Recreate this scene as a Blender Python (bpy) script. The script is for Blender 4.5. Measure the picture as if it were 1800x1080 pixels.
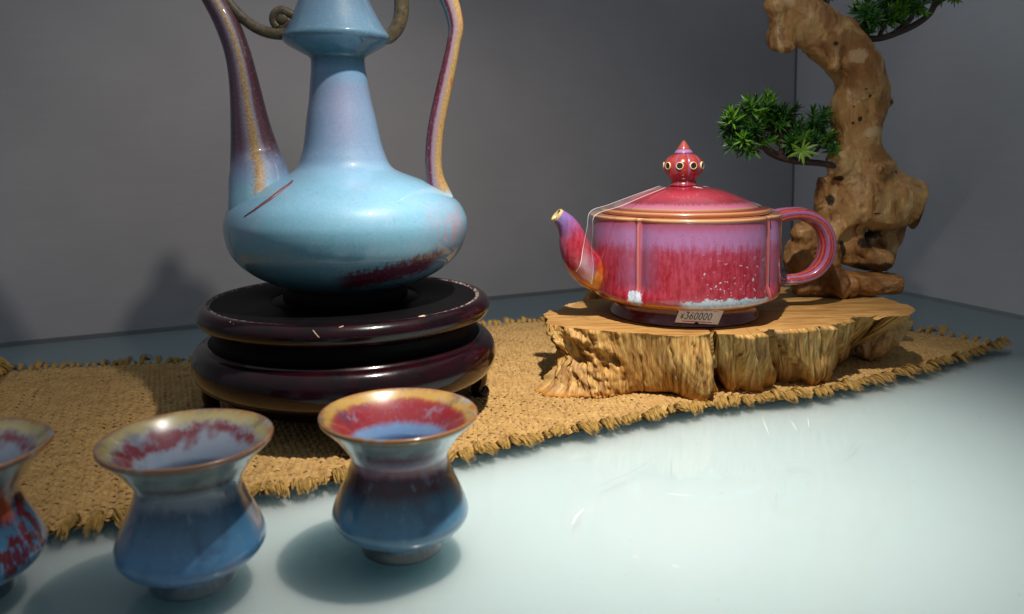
import bpy, bmesh, math, random
import numpy as np
from mathutils import Vector, noise as mn
from mathutils.bvhtree import BVHTree
random.seed(7); np.random.seed(7)
S = bpy.context.scene
for o in list(bpy.data.objects): bpy.data.objects.remove(o)
R = math.radians

# ------------------------------------------------------------------ camera
CAM_H, PITCH, ROLL, FPX, PCX, PCY = 0.1587, R(5.35), R(0.9), 1350.0, 822.0, 398.0
cam_d = bpy.data.cameras.new('camera'); cam = bpy.data.objects.new('camera', cam_d)
S.collection.objects.link(cam); S.camera = cam
cam_d.sensor_width = 36; cam_d.lens = FPX / 1800 * 36
cam_d.shift_x = (900 - PCX) / 1800; cam_d.shift_y = -(540 - PCY) / 1800
cam_d.clip_start = 0.01; cam_d.clip_end = 20
cam.location = (0, 0, CAM_H)
cam.rotation_mode = 'QUATERNION'
from mathutils import Matrix
cam.rotation_quaternion = (Matrix.Rotation(R(90) - PITCH, 4, 'X') @ Matrix.Rotation(-ROLL, 4, 'Z')).to_quaternion()
cam_d.dof.use_dof = True; cam_d.dof.focus_distance = 0.50; cam_d.dof.aperture_fstop = 12.0

# ------------------------------------------------------------------ light
S.world = bpy.data.worlds.new('World'); S.world.use_nodes = True
bg = S.world.node_tree.nodes['Background']
wt = S.world.node_tree; w_tc = wt.nodes.new('ShaderNodeTexCoord'); w_s = wt.nodes.new('ShaderNodeSeparateXYZ'); w_r = wt.nodes.new('ShaderNodeValToRGB')
w_m = wt.nodes.new('ShaderNodeMapRange'); w_m.inputs[1].default_value = -1; w_m.inputs[2].default_value = 1
wt.links.new(w_tc.outputs['Generated'], w_s.inputs[0]); wt.links.new(w_s.outputs[2], w_m.inputs[0]); wt.links.new(w_m.outputs[0], w_r.inputs[0]); wt.links.new(w_r.outputs[0], bg.inputs[0])
w_e = w_r.color_ramp.elements                       # a dim shop: darker floor and far side, paler ceiling
w_e[0].position = 0.40; w_e[0].color = (0.30, 0.32, 0.36, 1); w_e[1].position = 1.0; w_e[1].color = (1.55, 1.75, 1.95, 1)
w_x = w_e.new(0.55); w_x.color = (0.60, 0.66, 0.74, 1)
bg.inputs[1].default_value = 0.19
def lamp(name, kind, loc, target, power, color, **kw):
    d = bpy.data.lights.new(name, kind); o = bpy.data.objects.new(name, d); S.collection.objects.link(o)
    o.location = loc; o.rotation_mode = 'QUATERNION'
    o.rotation_quaternion = (Vector(target) - Vector(loc)).to_track_quat('-Z', 'Y')
    d.energy = power; d.color = color
    for k, v in kw.items(): setattr(d, k, v)
    return o
# the cabinet's ceiling spotlight
# (a reflector lamp: a hot core and a wide spill from the same small source)
lamp('ceiling_spot', 'SPOT', (0.083, 0.28, 0.51), (0.078, 0.445, 0.0), 17.5, (1.0, 0.915, 0.82),
     spot_size=R(64), spot_blend=1.0, shadow_soft_size=0.008)
lamp('ceiling_spot_spill', 'SPOT', (0.083, 0.28, 0.51), (-0.05, 0.42, 0.0), 3.9, (1.0, 0.92, 0.83),
     spot_size=R(128), spot_blend=0.8, shadow_soft_size=0.008)
S.view_settings.view_transform = 'Standard'; S.view_settings.look = 'None'
S.view_settings.exposure = 0; S.view_settings.gamma = 1
S.cycles.max_bounces = 10; S.cycles.transparent_max_bounces = 16
S.cycles.use_denoising = True
S.cycles.caustics_reflective = False; S.cycles.caustics_refractive = False
S.cycles.sample_clamp_indirect = 4

# ------------------------------------------------------------------ helpers: where a sight line of the photo meets a plane of the place
def ray(px, py):
    dx, dy = px - PCX, py - PCY; c, s = math.cos(ROLL), math.sin(ROLL)
    a, b = (c * dx - s * dy) / FPX, -(s * dx + c * dy) / FPX
    cp, sp = math.cos(PITCH), math.sin(PITCH)
    return (a, cp + b * sp, -sp + b * cp)
def aty(px, py, Y):
    r = ray(px, py); t = Y / r[1]; return Vector((r[0] * t, Y, CAM_H + r[2] * t))
def atz(px, py, z):
    r = ray(px, py); t = (z - CAM_H) / r[2]; return Vector((r[0] * t, r[1] * t, z))

def thing(name, label, cat, loc, group=None):
    o = bpy.data.objects.new(name, None); S.collection.objects.link(o); o.location = loc
    o.empty_display_size = 0.02; o['label'] = label; o['category'] = cat
    if group: o['group'] = group
    return o
def wloc(p):
    v = Vector((0, 0, 0))
    while p is not None: v = v + p.location; p = p.parent
    return v
def link(name, me, parent=None, kind=None, label=None):
    o = bpy.data.objects.new(name, me); S.collection.objects.link(o)
    if parent is not None: o.parent = parent
    if kind: o['kind'] = kind
    if label: o['label'] = label
    return o
def mesh(name, V, F, mat, parent=None, smooth=True, uv=None, kind=None, label=None, world=True):
    """V in world coordinates; stored relative to the parent thing. uv: per-vertex list"""
    off = wloc(parent) if world else Vector((0, 0, 0))
    V = np.asarray(V, dtype=np.float32).reshape(-1, 3) - np.array(off, dtype=np.float32)
    me = bpy.data.meshes.new(name)
    if isinstance(F, np.ndarray) and F.ndim == 2:
        n, k = F.shape
        me.vertices.add(len(V)); me.vertices.foreach_set('co', V.ravel())
        me.loops.add(n * k); me.loops.foreach_set('vertex_index', F.astype(np.int32).ravel())
        me.polygons.add(n); me.polygons.foreach_set('loop_start', np.arange(0, n * k, k, dtype=np.int32))
        try: me.polygons.foreach_set('loop_total', np.full(n, k, dtype=np.int32))
        except Exception: pass
        me.update(calc_edges=True)
    else:
        me.from_pydata([tuple(v) for v in V], [], [tuple(int(i) for i in f) for f in F])
    me.polygons.foreach_set('use_smooth', [smooth] * len(me.polygons))
    if uv is not None:
        l = me.uv_layers.new(name='UVMap'); li = np.empty(len(me.loops), dtype=np.int32)
        me.loops.foreach_get('vertex_index', li)
        l.data.foreach_set('uv', np.asarray(uv, dtype=np.float32)[li].ravel())
    me.validate(); me.update()
    if mat: me.materials.append(mat)
    return link(name, me, parent, kind, label)

def spline(pts, n):
    """Catmull-Rom through rows of any width, n samples per span"""
    P = np.asarray(pts, float); P = np.vstack([2 * P[0] - P[1], P, 2 * P[-1] - P[-2]])
    out = []
    for i in range(1, len(P) - 2):
        for t in np.linspace(0, 1, n, endpoint=False):
            a, b, c, d = P[i - 1], P[i], P[i + 1], P[i + 2]
            out.append(0.5 * ((2 * b) + (c - a) * t + (2 * a - 5 * b + 4 * c - d) * t * t + (3 * b - a - 3 * c + d) * t ** 3))
    out.append(P[-2]); return np.array(out)
def grid_faces(rows, cols, wrap=True):
    i = np.arange(rows - 1)[:, None]; j = np.arange(cols if wrap else cols - 1)[None, :]; j2 = (j + 1) % cols
    return np.stack([i * cols + j, i * cols + j2, (i + 1) * cols + j2, (i + 1) * cols + j], -1).reshape(-1, 4)
def lathe(prof, cx, cy, n=128, fn=None):
    """prof rows (r,z); returns V,F,uv. seam duplicated so u runs 0..1. fn(theta, i, r, z)->(r, z)"""
    V = []; UV = []; m = len(prof)
    L = np.concatenate([[0], np.cumsum(np.hypot(*np.diff(np.asarray(prof)[:, :2], axis=0).T))]); L /= L[-1]
    for i, (r, z) in enumerate(prof):
        for j in range(n + 1):
            th = 2 * math.pi * j / n - math.pi     # theta 0 faces -Y (viewer), +theta to the right
            rr, zz = (r, z) if fn is None else fn(th, L[i], r, z)
            V.append((cx + rr * math.sin(th), cy - rr * math.cos(th), zz)); UV.append((j / n, L[i]))
    return np.array(V), grid_faces(m, n + 1, False), np.array(UV)
def tube(path, n=20, normal=(0, 1, 0), shape=None, caps=True, rot=0):
    """path rows x,y,z,a[,b]: half-width a across (in plane), b along normal. u=0.25 faces the viewer"""
    P = np.asarray(path, float); nrm = np.array(normal, float); V = []; UV = []
    T = np.gradient(P[:, :3], axis=0)
    for i, p in enumerate(P):
        t = T[i] / (np.linalg.norm(T[i]) + 1e-12)
        nn = nrm - t * np.dot(nrm, t); nn /= np.linalg.norm(nn) + 1e-12; bb = np.cross(t, nn)
        a = p[3]; b = p[4] if len(p) > 4 else a
        for j in range(n + 1):
            ph = 2 * math.pi * j / n + rot
            k = 1.0 if shape is None else shape(ph)
            V.append(p[:3] + bb * (a * k * math.cos(ph)) - nn * (b * k * math.sin(ph))); UV.append((j / n, i / (len(P) - 1)))
    F = [tuple(f) for f in grid_faces(len(P), n + 1, False)]
    if caps:
        for i in (0, len(P) - 1):
            V.append(P[i, :3]); UV.append((0.5, i / (len(P) - 1))); c = len(V) - 1
            for j in range(n):
                q = (i * (n + 1) + j, i * (n + 1) + j + 1, c); F.append(q if i else q[::-1])
    return V, F, UV
def join(parts):
    V = []; F = []; U = []
    for p in parts:
        o = len(V); V += [tuple(v) for v in p[0]]; F += [tuple(int(i) + o for i in f) for f in p[1]]
        U += list(p[2]) if len(p) > 2 else [(0, 0)] * len(p[0])
    return V, F, U
def box(x0, x1, y0, y1, z0, z1):
    V = [(x, y, z) for x in (x0, x1) for y in (y0, y1) for z in (z0, z1)]
    return V, [(0, 1, 3, 2), (4, 6, 7, 5), (0, 4, 5, 1), (2, 3, 7, 6), (0, 2, 6, 4), (1, 5, 7, 3)]
def fbm(p, oct=4, lac=2.0, gain=0.5):
    a = 1; s = 0; p = Vector(p)
    for _ in range(oct): s += a * mn.noise(p); p = p * lac; a *= gain
    return s
def ridged(p, oct=4):
    a = 1; s = 0; p = Vector(p)
    for _ in range(oct): s += a * (1 - abs(mn.noise(p)) * 2); p = p * 2.1; a *= 0.5
    return s

# ------------------------------------------------------------------ node graphs
class G:
    def __init__(s, name):
        s.m = bpy.data.materials.new(name); s.m.use_nodes = True; s.t = s.m.node_tree; s.N = s.t.nodes
        s.b = s.N['Principled BSDF']; s.out = s.N['Material Output']
        s.tc = s.N.new('ShaderNodeTexCoord'); s.obj = s.tc.outputs['Object']; s.uv = s.tc.outputs['UV']
    def put(s, sock, v):
        if hasattr(v, 'links') or hasattr(v, 'is_linked'): s.t.links.new(v, sock)
        elif isinstance(v, (tuple, list)) and sock.type == 'RGBA' and len(v) == 3: sock.default_value = (*v, 1)
        else: sock.default_value = v
    def math(s, op, a, b=0.0, c=0.0, clamp=False):
        n = s.N.new('ShaderNodeMath'); n.operation = op; n.use_clamp = clamp
        s.put(n.inputs[0], a); s.put(n.inputs[1], b); s.put(n.inputs[2], c); return n.outputs[0]
    def mul(s, a, b): return s.math('MULTIPLY', a, b)
    def add(s, a, b): return s.math('ADD', a, b)
    def sub(s, a, b): return s.math('SUBTRACT', a, b)
    def map(s, v, scale=(1, 1, 1), loc=(0, 0, 0), rot=(0, 0, 0)):
        n = s.N.new('ShaderNodeMapping'); s.put(n.inputs['Vector'], v)
        n.inputs['Scale'].default_value = scale; n.inputs['Location'].default_value = loc; n.inputs['Rotation'].default_value = rot
        return n.outputs[0]
    def noise(s, v, scale, detail=4, rough=0.55, dist=0.0, col=False):
        n = s.N.new('ShaderNodeTexNoise'); s.put(n.inputs['Vector'], v); n.inputs['Scale'].default_value = scale
        n.inputs['Detail'].default_value = detail; n.inputs['Roughness'].default_value = rough; n.inputs['Distortion'].default_value = dist
        return n.outputs['Color' if col else 'Fac']
    def vor(s, v, scale, feature='F1', rnd=1.0, out='Distance'):
        n = s.N.new('ShaderNodeTexVoronoi'); n.feature = feature; s.put(n.inputs['Vector'], v)
        n.inputs['Scale'].default_value = scale; n.inputs['Randomness'].default_value = rnd; return n.outputs[out]
    def sep(s, v):
        n = s.N.new('ShaderNodeSeparateXYZ'); s.put(n.inputs[0], v); return n.outputs
    def comb(s, x, y, z):
        n = s.N.new('ShaderNodeCombineXYZ'); s.put(n.inputs[0], x); s.put(n.inputs[1], y); s.put(n.inputs[2], z); return n.outputs[0]
    def step(s, v, lo, hi, a=0.0, b=1.0):
        n = s.N.new('ShaderNodeMapRange'); n.interpolation_type = 'SMOOTHSTEP'; s.put(n.inputs[0], v)
        n.inputs[1].default_value = lo; n.inputs[2].default_value = hi; n.inputs[3].default_value = a; n.inputs[4].default_value = b
        if lo > hi:
            n.inputs[1].default_value = hi; n.inputs[2].default_value = lo; n.inputs[3].default_value = b; n.inputs[4].default_value = a
        return n.outputs[0]
    def band(s, v, lo, hi, soft):
        return s.mul(s.step(v, lo - soft, lo + soft), s.step(v, hi + soft, hi - soft))
    def ramp(s, f, stops):
        n = s.N.new('ShaderNodeValToRGB'); s.put(n.inputs[0], f); e = n.color_ramp.elements
        while len(e) > 1: e.remove(e[-1])
        e[0].position = stops[0][0]; e[0].color = (*stops[0][1], 1)
        for p, c in stops[1:]:
            k = e.new(p); k.color = (*c, 1)
        return n.outputs[0]
    def mix(s, f, a, b, mode='MIX'):
        n = s.N.new('ShaderNodeMix'); n.data_type = 'RGBA'; n.blend_type = mode
        s.put(n.inputs[0], f); s.put(n.inputs[6], a); s.put(n.inputs[7], b); return n.outputs[2]
    def bump(s, h, strength=0.5, dist=0.001, normal=None):
        n = s.N.new('ShaderNodeBump'); n.inputs['Strength'].default_value = strength; n.inputs['Distance'].default_value = dist
        s.put(n.inputs['Height'], h)
        if normal is not None: s.put(n.inputs['Normal'], normal)
        return n.outputs[0]
    def done(s, color=None, rough=0.5, normal=None, coat=0.0, coat_rough=0.03, spec=0.5, **kw):
        if color is not None: s.put(s.b.inputs['Base Color'], color)
        s.put(s.b.inputs['Roughness'], rough)
        if normal is not None: s.put(s.b.inputs['Normal'], normal)
        s.put(s.b.inputs['Coat Weight'], coat); s.put(s.b.inputs['Coat Roughness'], coat_rough)
        s.put(s.b.inputs['Specular IOR Level'], spec)
        for k, v in kw.items(): s.put(s.b.inputs[k], v)
        return s.m

def crackle(g, v, scale, w=0.02):
    """fine craze lines in the glaze, 1 on a line"""
    warp = g.mix(0.12, v, g.noise(v, 60, 2, col=True), 'ADD')
    warp = g.map(v, (1, 1, 1)) if False else v
    e = g.vor(warp, scale, 'DISTANCE_TO_EDGE')
    patch = g.step(g.noise(v, 45, 2), 0.42, 0.6)
    return g.mul(g.step(e, w, 0.0), patch)

# ------------------------------------------------------------------ setting materials
def mat_wall(name, base, dark):
    g = G(name)
    n = g.noise(g.obj, 4.0, 3, 0.5); f = g.noise(g.map(g.obj, (1, 1, 6)), 30, 3, 0.6)
    c = g.mix(g.step(n, 0.35, 0.7), base, dark)
    c = g.mix(g.mul(g.step(f, 0.4, 0.8), 0.10), c, tuple(x * 1.25 for x in base))
    return g.done(c, 0.55, g.bump(g.noise(g.obj, 900, 2), 0.06, 0.0003), spec=0.25)
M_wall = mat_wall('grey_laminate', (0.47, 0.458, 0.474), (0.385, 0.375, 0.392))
M_wall_lit = mat_wall('grey_laminate_lit', (0.78, 0.77, 0.785), (0.64, 0.635, 0.65))  # same laminate; the brighter light on this wall is put into its colour
g = G('back_painted_white'); c = g.mix(g.step(g.noise(g.obj, 6, 3), 0.3, 0.7), (0.545, 0.630, 0.665), (0.52, 0.61, 0.65))
M_paint = g.done(c, 0.6, spec=0.3, **{'Subsurface Weight': 0.85, 'Subsurface Scale': 1.0})   # milky acrylic: light bleeds under the shadows, greener the farther it goes
M_paint.node_tree.nodes['Principled BSDF'].inputs['Subsurface Radius'].default_value = (0.066, 0.082, 0.086)
g = G('shelf_glass')                                   # thin clear sheet with its mirror gloss, wiped and slightly hazy
tr = g.N.new('ShaderNodeBsdfTransparent'); tr.inputs[0].default_value = (0.93, 0.985, 0.975, 1)
gl = g.N.new('ShaderNodeBsdfGlossy'); gl.distribution = 'GGX'
sm = g.noise(g.map(g.obj, (1, 3, 1), rot=(0, 0, 0.5)), 9, 4, 0.6, 1.0)
g.put(gl.inputs['Roughness'], g.step(sm, 0.35, 0.75, 0.06, 0.20))
fr = g.N.new('ShaderNodeFresnel'); fr.inputs[0].default_value = 1.5
mx = g.N.new('ShaderNodeMixShader'); g.put(mx.inputs[0], g.mul(fr.outputs[0], 1.0)); g.put(mx.inputs[1], tr.outputs[0]); g.put(mx.inputs[2], gl.outputs[0])
g.t.links.new(mx.outputs[0], g.out.inputs[0]); M_glass = g.m
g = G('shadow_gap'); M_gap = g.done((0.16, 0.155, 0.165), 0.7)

# ------------------------------------------------------------------ the cabinet
WL0, WLc = Vector((-0.4129, 0.6637, 0)), Vector((0.4336, 1.0225, 0)); WR1 = Vector((0.5204, 0.7085, 0))
d1 = (WLc - WL0).normalized(); d2 = (WR1 - WLc).normalized()
n1 = Vector((-d1.y, d1.x, 0)); n2 = Vector((-d2.y, d2.x, 0))
GL = 0.0042                                                             # the glass lies this far above the painted board
def slab_box(a, b, nrm, th, z0, z1):
    V = [p + Vector((0, 0, z)) for z in (z0, z1) for p in (a, b, b + nrm * th, a + nrm * th)]
    return V, [(0, 1, 5, 4), (1, 2, 6, 5), (2, 3, 7, 6), (3, 0, 4, 7), (4, 5, 6, 7), (3, 2, 1, 0)]
def bevel_box(VF):
    return VF
v, f = box(-1.1, 1.1, -0.6, 1.25, -0.03, -GL); mesh('shelf_board', v, f, M_paint, smooth=False, kind='structure')
v = [(-1.1, -0.6, 0), (1.1, -0.6, 0), (1.1, 1.25, 0), (-1.1, 1.25, 0)]
mesh('shelf_glass', v, [(0, 1, 2, 3)], M_glass, smooth=False, kind='structure')
a, b = WL0 - d1 * 0.6, WLc - d1 * 0.0012
v, f = slab_box(a, b, n1, 0.012, -0.02, 0.62); mesh('back_wall', v, f, M_wall, smooth=False, kind='structure')
a, b = WLc + d2 * 0.003, WLc + d2 * 1.0
v, f = slab_box(a, b, n2, 0.012, -0.02, 0.62); mesh('side_wall', v, f, M_wall_lit, smooth=False, kind='structure')
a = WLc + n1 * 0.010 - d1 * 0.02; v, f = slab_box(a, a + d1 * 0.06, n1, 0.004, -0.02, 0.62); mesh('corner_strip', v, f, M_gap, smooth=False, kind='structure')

# settled dust and crumbs of jute: specks a few tenths of a millimetre across
g = G('dust'); M_dust = g.done((0.30, 0.28, 0.25), 0.8)
rd = random.Random(31); V = []; F = []
for k in range(150):
    x, y, r = rd.uniform(-.15, .45), rd.uniform(.24, .60), rd.uniform(.00010, .00030); o = len(V); a0 = rd.uniform(0, 6)
    V += [(x, y, r * .8)] + [(x + r * rd.uniform(.6, 1.5) * math.cos(a0 + a), y + r * rd.uniform(.6, 1.5) * math.sin(a0 + a), .00004) for a in (0, 1.3, 2.5, 3.8, 5.0)]
    F += [(o, o + 1 + i, o + 1 + (i + 1) % 5) for i in range(5)]
mesh('dust', V, F, M_dust, smooth=False, kind='stuff')
# scratches on the glass: hairline ribbons a tenth of a millimetre proud
g = G('scratch_pale'); M_scr = g.done((0.80, 0.86, 0.85), 0.5)
g = G('scratch_dull'); M_scd = g.done((0.34, 0.42, 0.41), 0.5)
def ribbon(pts, w, z):
    P = spline([(p.x, p.y, z) for p in pts], 8); V = []; F = []
    for i, p in enumerate(P):
        t = P[min(i + 1, len(P) - 1)] - P[max(i - 1, 0)]; t /= np.linalg.norm(t) + 1e-9
        k = w * math.sin(math.pi * (0.06 + 0.88 * i / (len(P) - 1))); s = np.array((-t[1], t[0], 0)) * k
        V += [p - s, p + s]
    return V, [(2 * i, 2 * i + 1, 2 * i + 3, 2 * i + 2) for i in range(len(P) - 1)]
def px_line(*q): return [atz(x, y, 0.0) for x, y in q]
L1 = [px_line((1018, 868), (1060, 852), (1120, 825), (1165, 795)), px_line((1180, 805), (1181, 845)), px_line((1085, 765), (1098, 780)),
      px_line((1185, 765), (1210, 783)), px_line((1058, 836), (1066, 842)), px_line((972, 786), (978, 792)), px_line((1365, 868), (1363, 880)),
      px_line((1475, 801), (1495, 790), (1510, 770)), px_line((1312, 831), (1325, 836)), px_line((1445, 896), (1452, 899)), px_line((1262, 870), (1276, 866)),
      px_line((1360, 815), (1440, 812)), px_line((1030, 788), (1036, 800)), px_line((980, 828), (985, 830)), px_line((1492, 927), (1500, 929)), px_line((560, 985), (566, 978))]
L2 = [px_line((1006, 922), (1014, 907), (1026, 896)), px_line((1180, 994), (1195, 997)), px_line((1168, 868), (1218, 872)), px_line((1390, 740), (1402, 758)),
      px_line((1420, 735), (1422, 752)), px_line((1340, 735), (1352, 765)), px_line((1112, 979), (1122, 980)), px_line((604, 975), (612, 971))]
par = []
for l in L1: par.append(ribbon(l, 0.00022, 0.00012))
v, f, _ = join(par); mesh('scratches', v, f, M_scd, smooth=False, kind='stuff')
par = []
for i, l in enumerate(L2): par.append(ribbon(l, 0.00036 if i == 0 else 0.00014, 0.00016))
v, f, _ = join(par); mesh('scratches', v, f, M_scr, smooth=False, kind='stuff')

# ------------------------------------------------------------------ burlap runner
def jute(name, tint=1.0, gold=0.0):
    g = G(name)
    n = g.noise(g.map(g.obj, (1, 1, 1), rot=(0, 0, -R(24))), 55, 4, 0.6)
    fib = g.noise(g.map(g.obj, (3, 3, 3)), 900, 3, 0.7)
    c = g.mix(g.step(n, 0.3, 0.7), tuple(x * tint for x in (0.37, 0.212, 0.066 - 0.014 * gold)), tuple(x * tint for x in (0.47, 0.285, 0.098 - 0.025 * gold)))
    c = g.mix(g.mul(g.step(fib, 0.45, 0.75), 0.5), c, tuple(x * tint for x in (0.72, 0.48, 0.16 - 0.05 * gold)))
    c = g.mix(g.mul(g.step(fib, 0.45, 0.25), 0.6), c, (0.16 * tint, 0.08 * tint, 0.022 * tint))
    if tint == 1.0:      # each yarn keeps its own shade along its length
        ya = g.noise(g.map(g.obj, (.10, 1, 0), rot=(0, 0, -R(22))), 620, 1, .5); yb = g.noise(g.map(g.obj, (1, .10, 0), rot=(0, 0, -R(22))), 620, 1, .5)
        c = g.mix(g.mul(g.step(ya, .50, .68), .45), c, (.66, .44, .15)); c = g.mix(g.mul(g.step(yb, .50, .34), .55), c, (.24, .125, .038))
    return g.done(c, 0.75, g.bump(fib, 0.7, 0.0006), spec=0.15, **{'Sheen Weight': 0.15})
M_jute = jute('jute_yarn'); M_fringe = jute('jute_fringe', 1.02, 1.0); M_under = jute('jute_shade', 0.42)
POLY = np.array([(-0.262, 0.272), (-0.178, 0.3135), (-0.1016, 0.3475), (-0.0084, 0.387), (0.0558, 0.4215), (0.149, 0.4615), (0.2291, 0.4836), (0.33, 0.538),
                 (0.420, 0.596), (0.388, 0.632), (0.35, 0.660), (0.25, 0.705), (0.155, 0.735), (0.069, 0.706), (0.0234, 0.690), (-0.10, 0.632), (-0.2297, 0.580), (-0.300, 0.570), (-0.346, 0.562),
                 (-0.335, 0.52), (-0.30, 0.43)])
def inside(X, Y, P=POLY):
    r = np.zeros(X.shape, bool); j = len(P) - 1
    for i in range(len(P)):
        xi, yi = P[i]; xj, yj = P[j]
        c = ((yi > Y) != (yj > Y)) & (X < (xj - xi) * (Y - yi) / (yj - yi + 1e-12) + xi); r ^= c; j = i
    return r
runner = thing('burlap_runner', 'golden brown woven burlap runner with frayed tassel edges lying on the glass shelf', 'table runner', (0.05, 0.5, 0))
ANG = R(22); E1 = np.array((math.cos(ANG), math.sin(ANG))); E2 = np.array((-E1[1], E1[0])); PITCH_Y = 0.0034
def lumps(x, y): return 0.0006 * np.sin(x * 31 + 1) * np.cos(y * 37) + 0.0004 * np.sin(x * 83 + y * 61)
def weave():
    Vs = []; Fs = []; base = 0; uv = []
    cen = POLY.mean(0)
    for axis in (0, 1):
        A, B = (E1, E2) if axis == 0 else (E2, E1)
        pa = (POLY - cen) @ A; pb = (POLY - cen) @ B
        ks = np.arange(int(pb.min() / PITCH_Y) - 1, int(pb.max() / PITCH_Y) + 2)
        n = int((pa.max() - pa.min()) / (PITCH_Y / 4)) + 8; u = pa.min() - 0.002 + np.arange(n) * PITCH_Y / 4
        U, K = np.meshgrid(u, ks); rng = np.random.RandomState(3 + axis)
        ph = rng.rand(len(ks), 1) * 6.28; f1 = 18 + rng.rand(len(ks), 1) * 12
        lat = K * PITCH_Y + 0.00050 * np.sin(U * f1 + ph) + 0.00032 * np.sin(U * f1 * 5.3 + ph * 3)
        wid = PITCH_Y * (0.45 + 0.11 * np.sin(U * 70 + ph * 5) * rng.rand(len(ks), 1) + 0.045 * rng.randn(*U.shape))
        wid = np.clip(wid, PITCH_Y * .22, PITCH_Y * .55)
        X = cen[0] + A[0] * U + B[0] * lat; Y = cen[1] + A[1] * U + B[1] * lat
        over = np.cos(math.pi * (U / PITCH_Y + K + axis))
        zc = 0.00130 + 0.00068 * over + lumps(X, Y) + (0.00085 if axis == 0 else 0.0006) + 0.00012 * rng.randn(*U.shape)
        prof = [(-1.0, -0.00042), (-0.55, 0.00028), (0.55, 0.00028), (1.0, -0.00042)]
        P = np.stack([np.stack([X + B[0] * wid * q, Y + B[1] * wid * q, zc + h], -1) for q, h in prof], 2)   # k,n,4,3
        ok = inside(X, Y); m = ok[:, :-1] & ok[:, 1:]
        kk, nn = np.nonzero(m); idx = (kk * n + nn) * 4
        q = [np.stack([idx + c, idx + c + 4, idx + c + 5, idx + c + 1], -1) for c in range(3)]
        Fs.append(np.concatenate(q) + base); Vs.append(P.reshape(-1, 3)); base += P.size // 3
    V = np.concatenate(Vs); F = np.concatenate(Fs)
    used = np.unique(F); rm = np.zeros(len(V), np.int64); rm[used] = np.arange(len(used))
    return V[used], rm[F]
v, f = weave(); f = f[:, ::-1] if False else f
mesh('weave', v, f, M_jute, runner, kind='stuff')
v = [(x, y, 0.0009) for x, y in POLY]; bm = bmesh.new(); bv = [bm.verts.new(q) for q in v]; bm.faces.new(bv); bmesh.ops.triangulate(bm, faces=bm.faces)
mesh('weave_gap_shade', [w.co[:] for w in bm.verts], [[w.index for w in q.verts] for q in (bm.verts.index_update() or bm.faces)], M_under, runner, smooth=False); bm.free()  # dark sheet under the yarns paints the shade in the weave's gaps
# tassels: fat little bundles of frayed fibre, all along the edge
def tassel_mesh(seed):
    rng = random.Random(seed); V = []; F = []
    Ln = 0.0105 * rng.uniform(0.85, 1.15); fat = 0.0024 * rng.uniform(0.85, 1.25); bend = rng.uniform(-0.30, 0.30); hump = 0.0030 * rng.uniform(.8, 1.3)
    rise = lambda t: 0.0012 + hump * math.sin(math.pi * min(1, t * .95 + .05)) + 0.0004 * (1 - t)
    core = []; m = 6
    for i in range(m):
        t = i / (m - 1); r = fat * 0.50 * (math.sin(math.pi * (0.14 + 0.74 * t)) ** 0.8)
        core.append((t * Ln * .82, bend * t * t * Ln, rise(t), r, r * .85))
    v, f, _ = tube(spline(core, 2), 7, normal=(0, 0, 1)); V += [tuple(q) for q in v]; F += [tuple(q) for q in f]
    for k in range(64):
        a = rng.uniform(0, 6.28); tw = rng.uniform(-1, 1); L = Ln * rng.uniform(0.72, 1.16); w = 0.00011 * rng.uniform(.7, 2.0); q = rng.uniform(.7, 1.15)
        pts = []
        for i in range(5):
            t = i / 4; rr = fat * (math.sin(math.pi * (0.12 + 0.66 * t)) * 0.80 + .42 * t * t) * q; aa = a + tw * t * 1.1
            pts.append((t * L, bend * t * t * Ln + rr * math.cos(aa), rise(t * L / Ln) + rr * .85 * math.sin(aa) + 0.0003 * rng.uniform(-1, 1)))
        for i, p in enumerate(pts):
            ww = w * (1.2 - i / 5); V += [(p[0], p[1] - ww, max(p[2], .0003)), (p[0], p[1] + ww, max(p[2] + ww * tw, .0003))]
        o = len(V) - 10; F += [(o + 2 * i, o + 2 * i + 2, o + 2 * i + 3, o + 2 * i + 1) for i in range(4)]
    me = bpy.data.meshes.new('tassel'); me.from_pydata([tuple(float(c) for c in q) for q in V], [], F); me.polygons.foreach_set('use_smooth', [True] * len(me.polygons))
    me.materials.append(M_fringe); me.update(); return me
TM = [tassel_mesh(i) for i in range(12)]
def fringe_edge(P, step, scale, lift=0.0):
    P = np.array(P); seg = np.hypot(*np.diff(P, axis=0).T); s = 0.0; tot = seg.sum(); cum = np.concatenate([[0], np.cumsum(seg)])
    while s < tot:
        i = min(np.searchsorted(cum, s, side='right') - 1, len(seg) - 1); t = (s - cum[i]) / seg[i]
        q = P[i] * (1 - t) + P[i + 1] * t; d = P[i + 1] - P[i]; ang = math.atan2(d[1], d[0]) - math.pi / 2
        o = link('tassel', random.choice(TM), runner)
        ang += random.uniform(-0.35, 0.35) - 0.10
        inn = 0.0026
        o.location = (q[0] - math.cos(ang) * inn - 0.05, q[1] - math.sin(ang) * inn - 0.5, 0.0004 + random.uniform(0, 0.001) + lift)
        o.rotation_euler = (random.uniform(-.3, .3), random.uniform(-0.25, 0.05), ang); k = scale * random.uniform(0.62, 1.22)
        o.scale = (k, k * random.uniform(.85, 1.15), k)
        s += step * random.uniform(0.8, 1.25)
fringe_edge(POLY[0:9], 0.0050, .92)
fringe_edge(POLY[8:13], 0.0085, 1.2)
fringe_edge(POLY[12:19], 0.0054, .98)
fringe_edge(np.vstack([POLY[18:21], POLY[0:1]]), 0.0060, 1.9)
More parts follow.
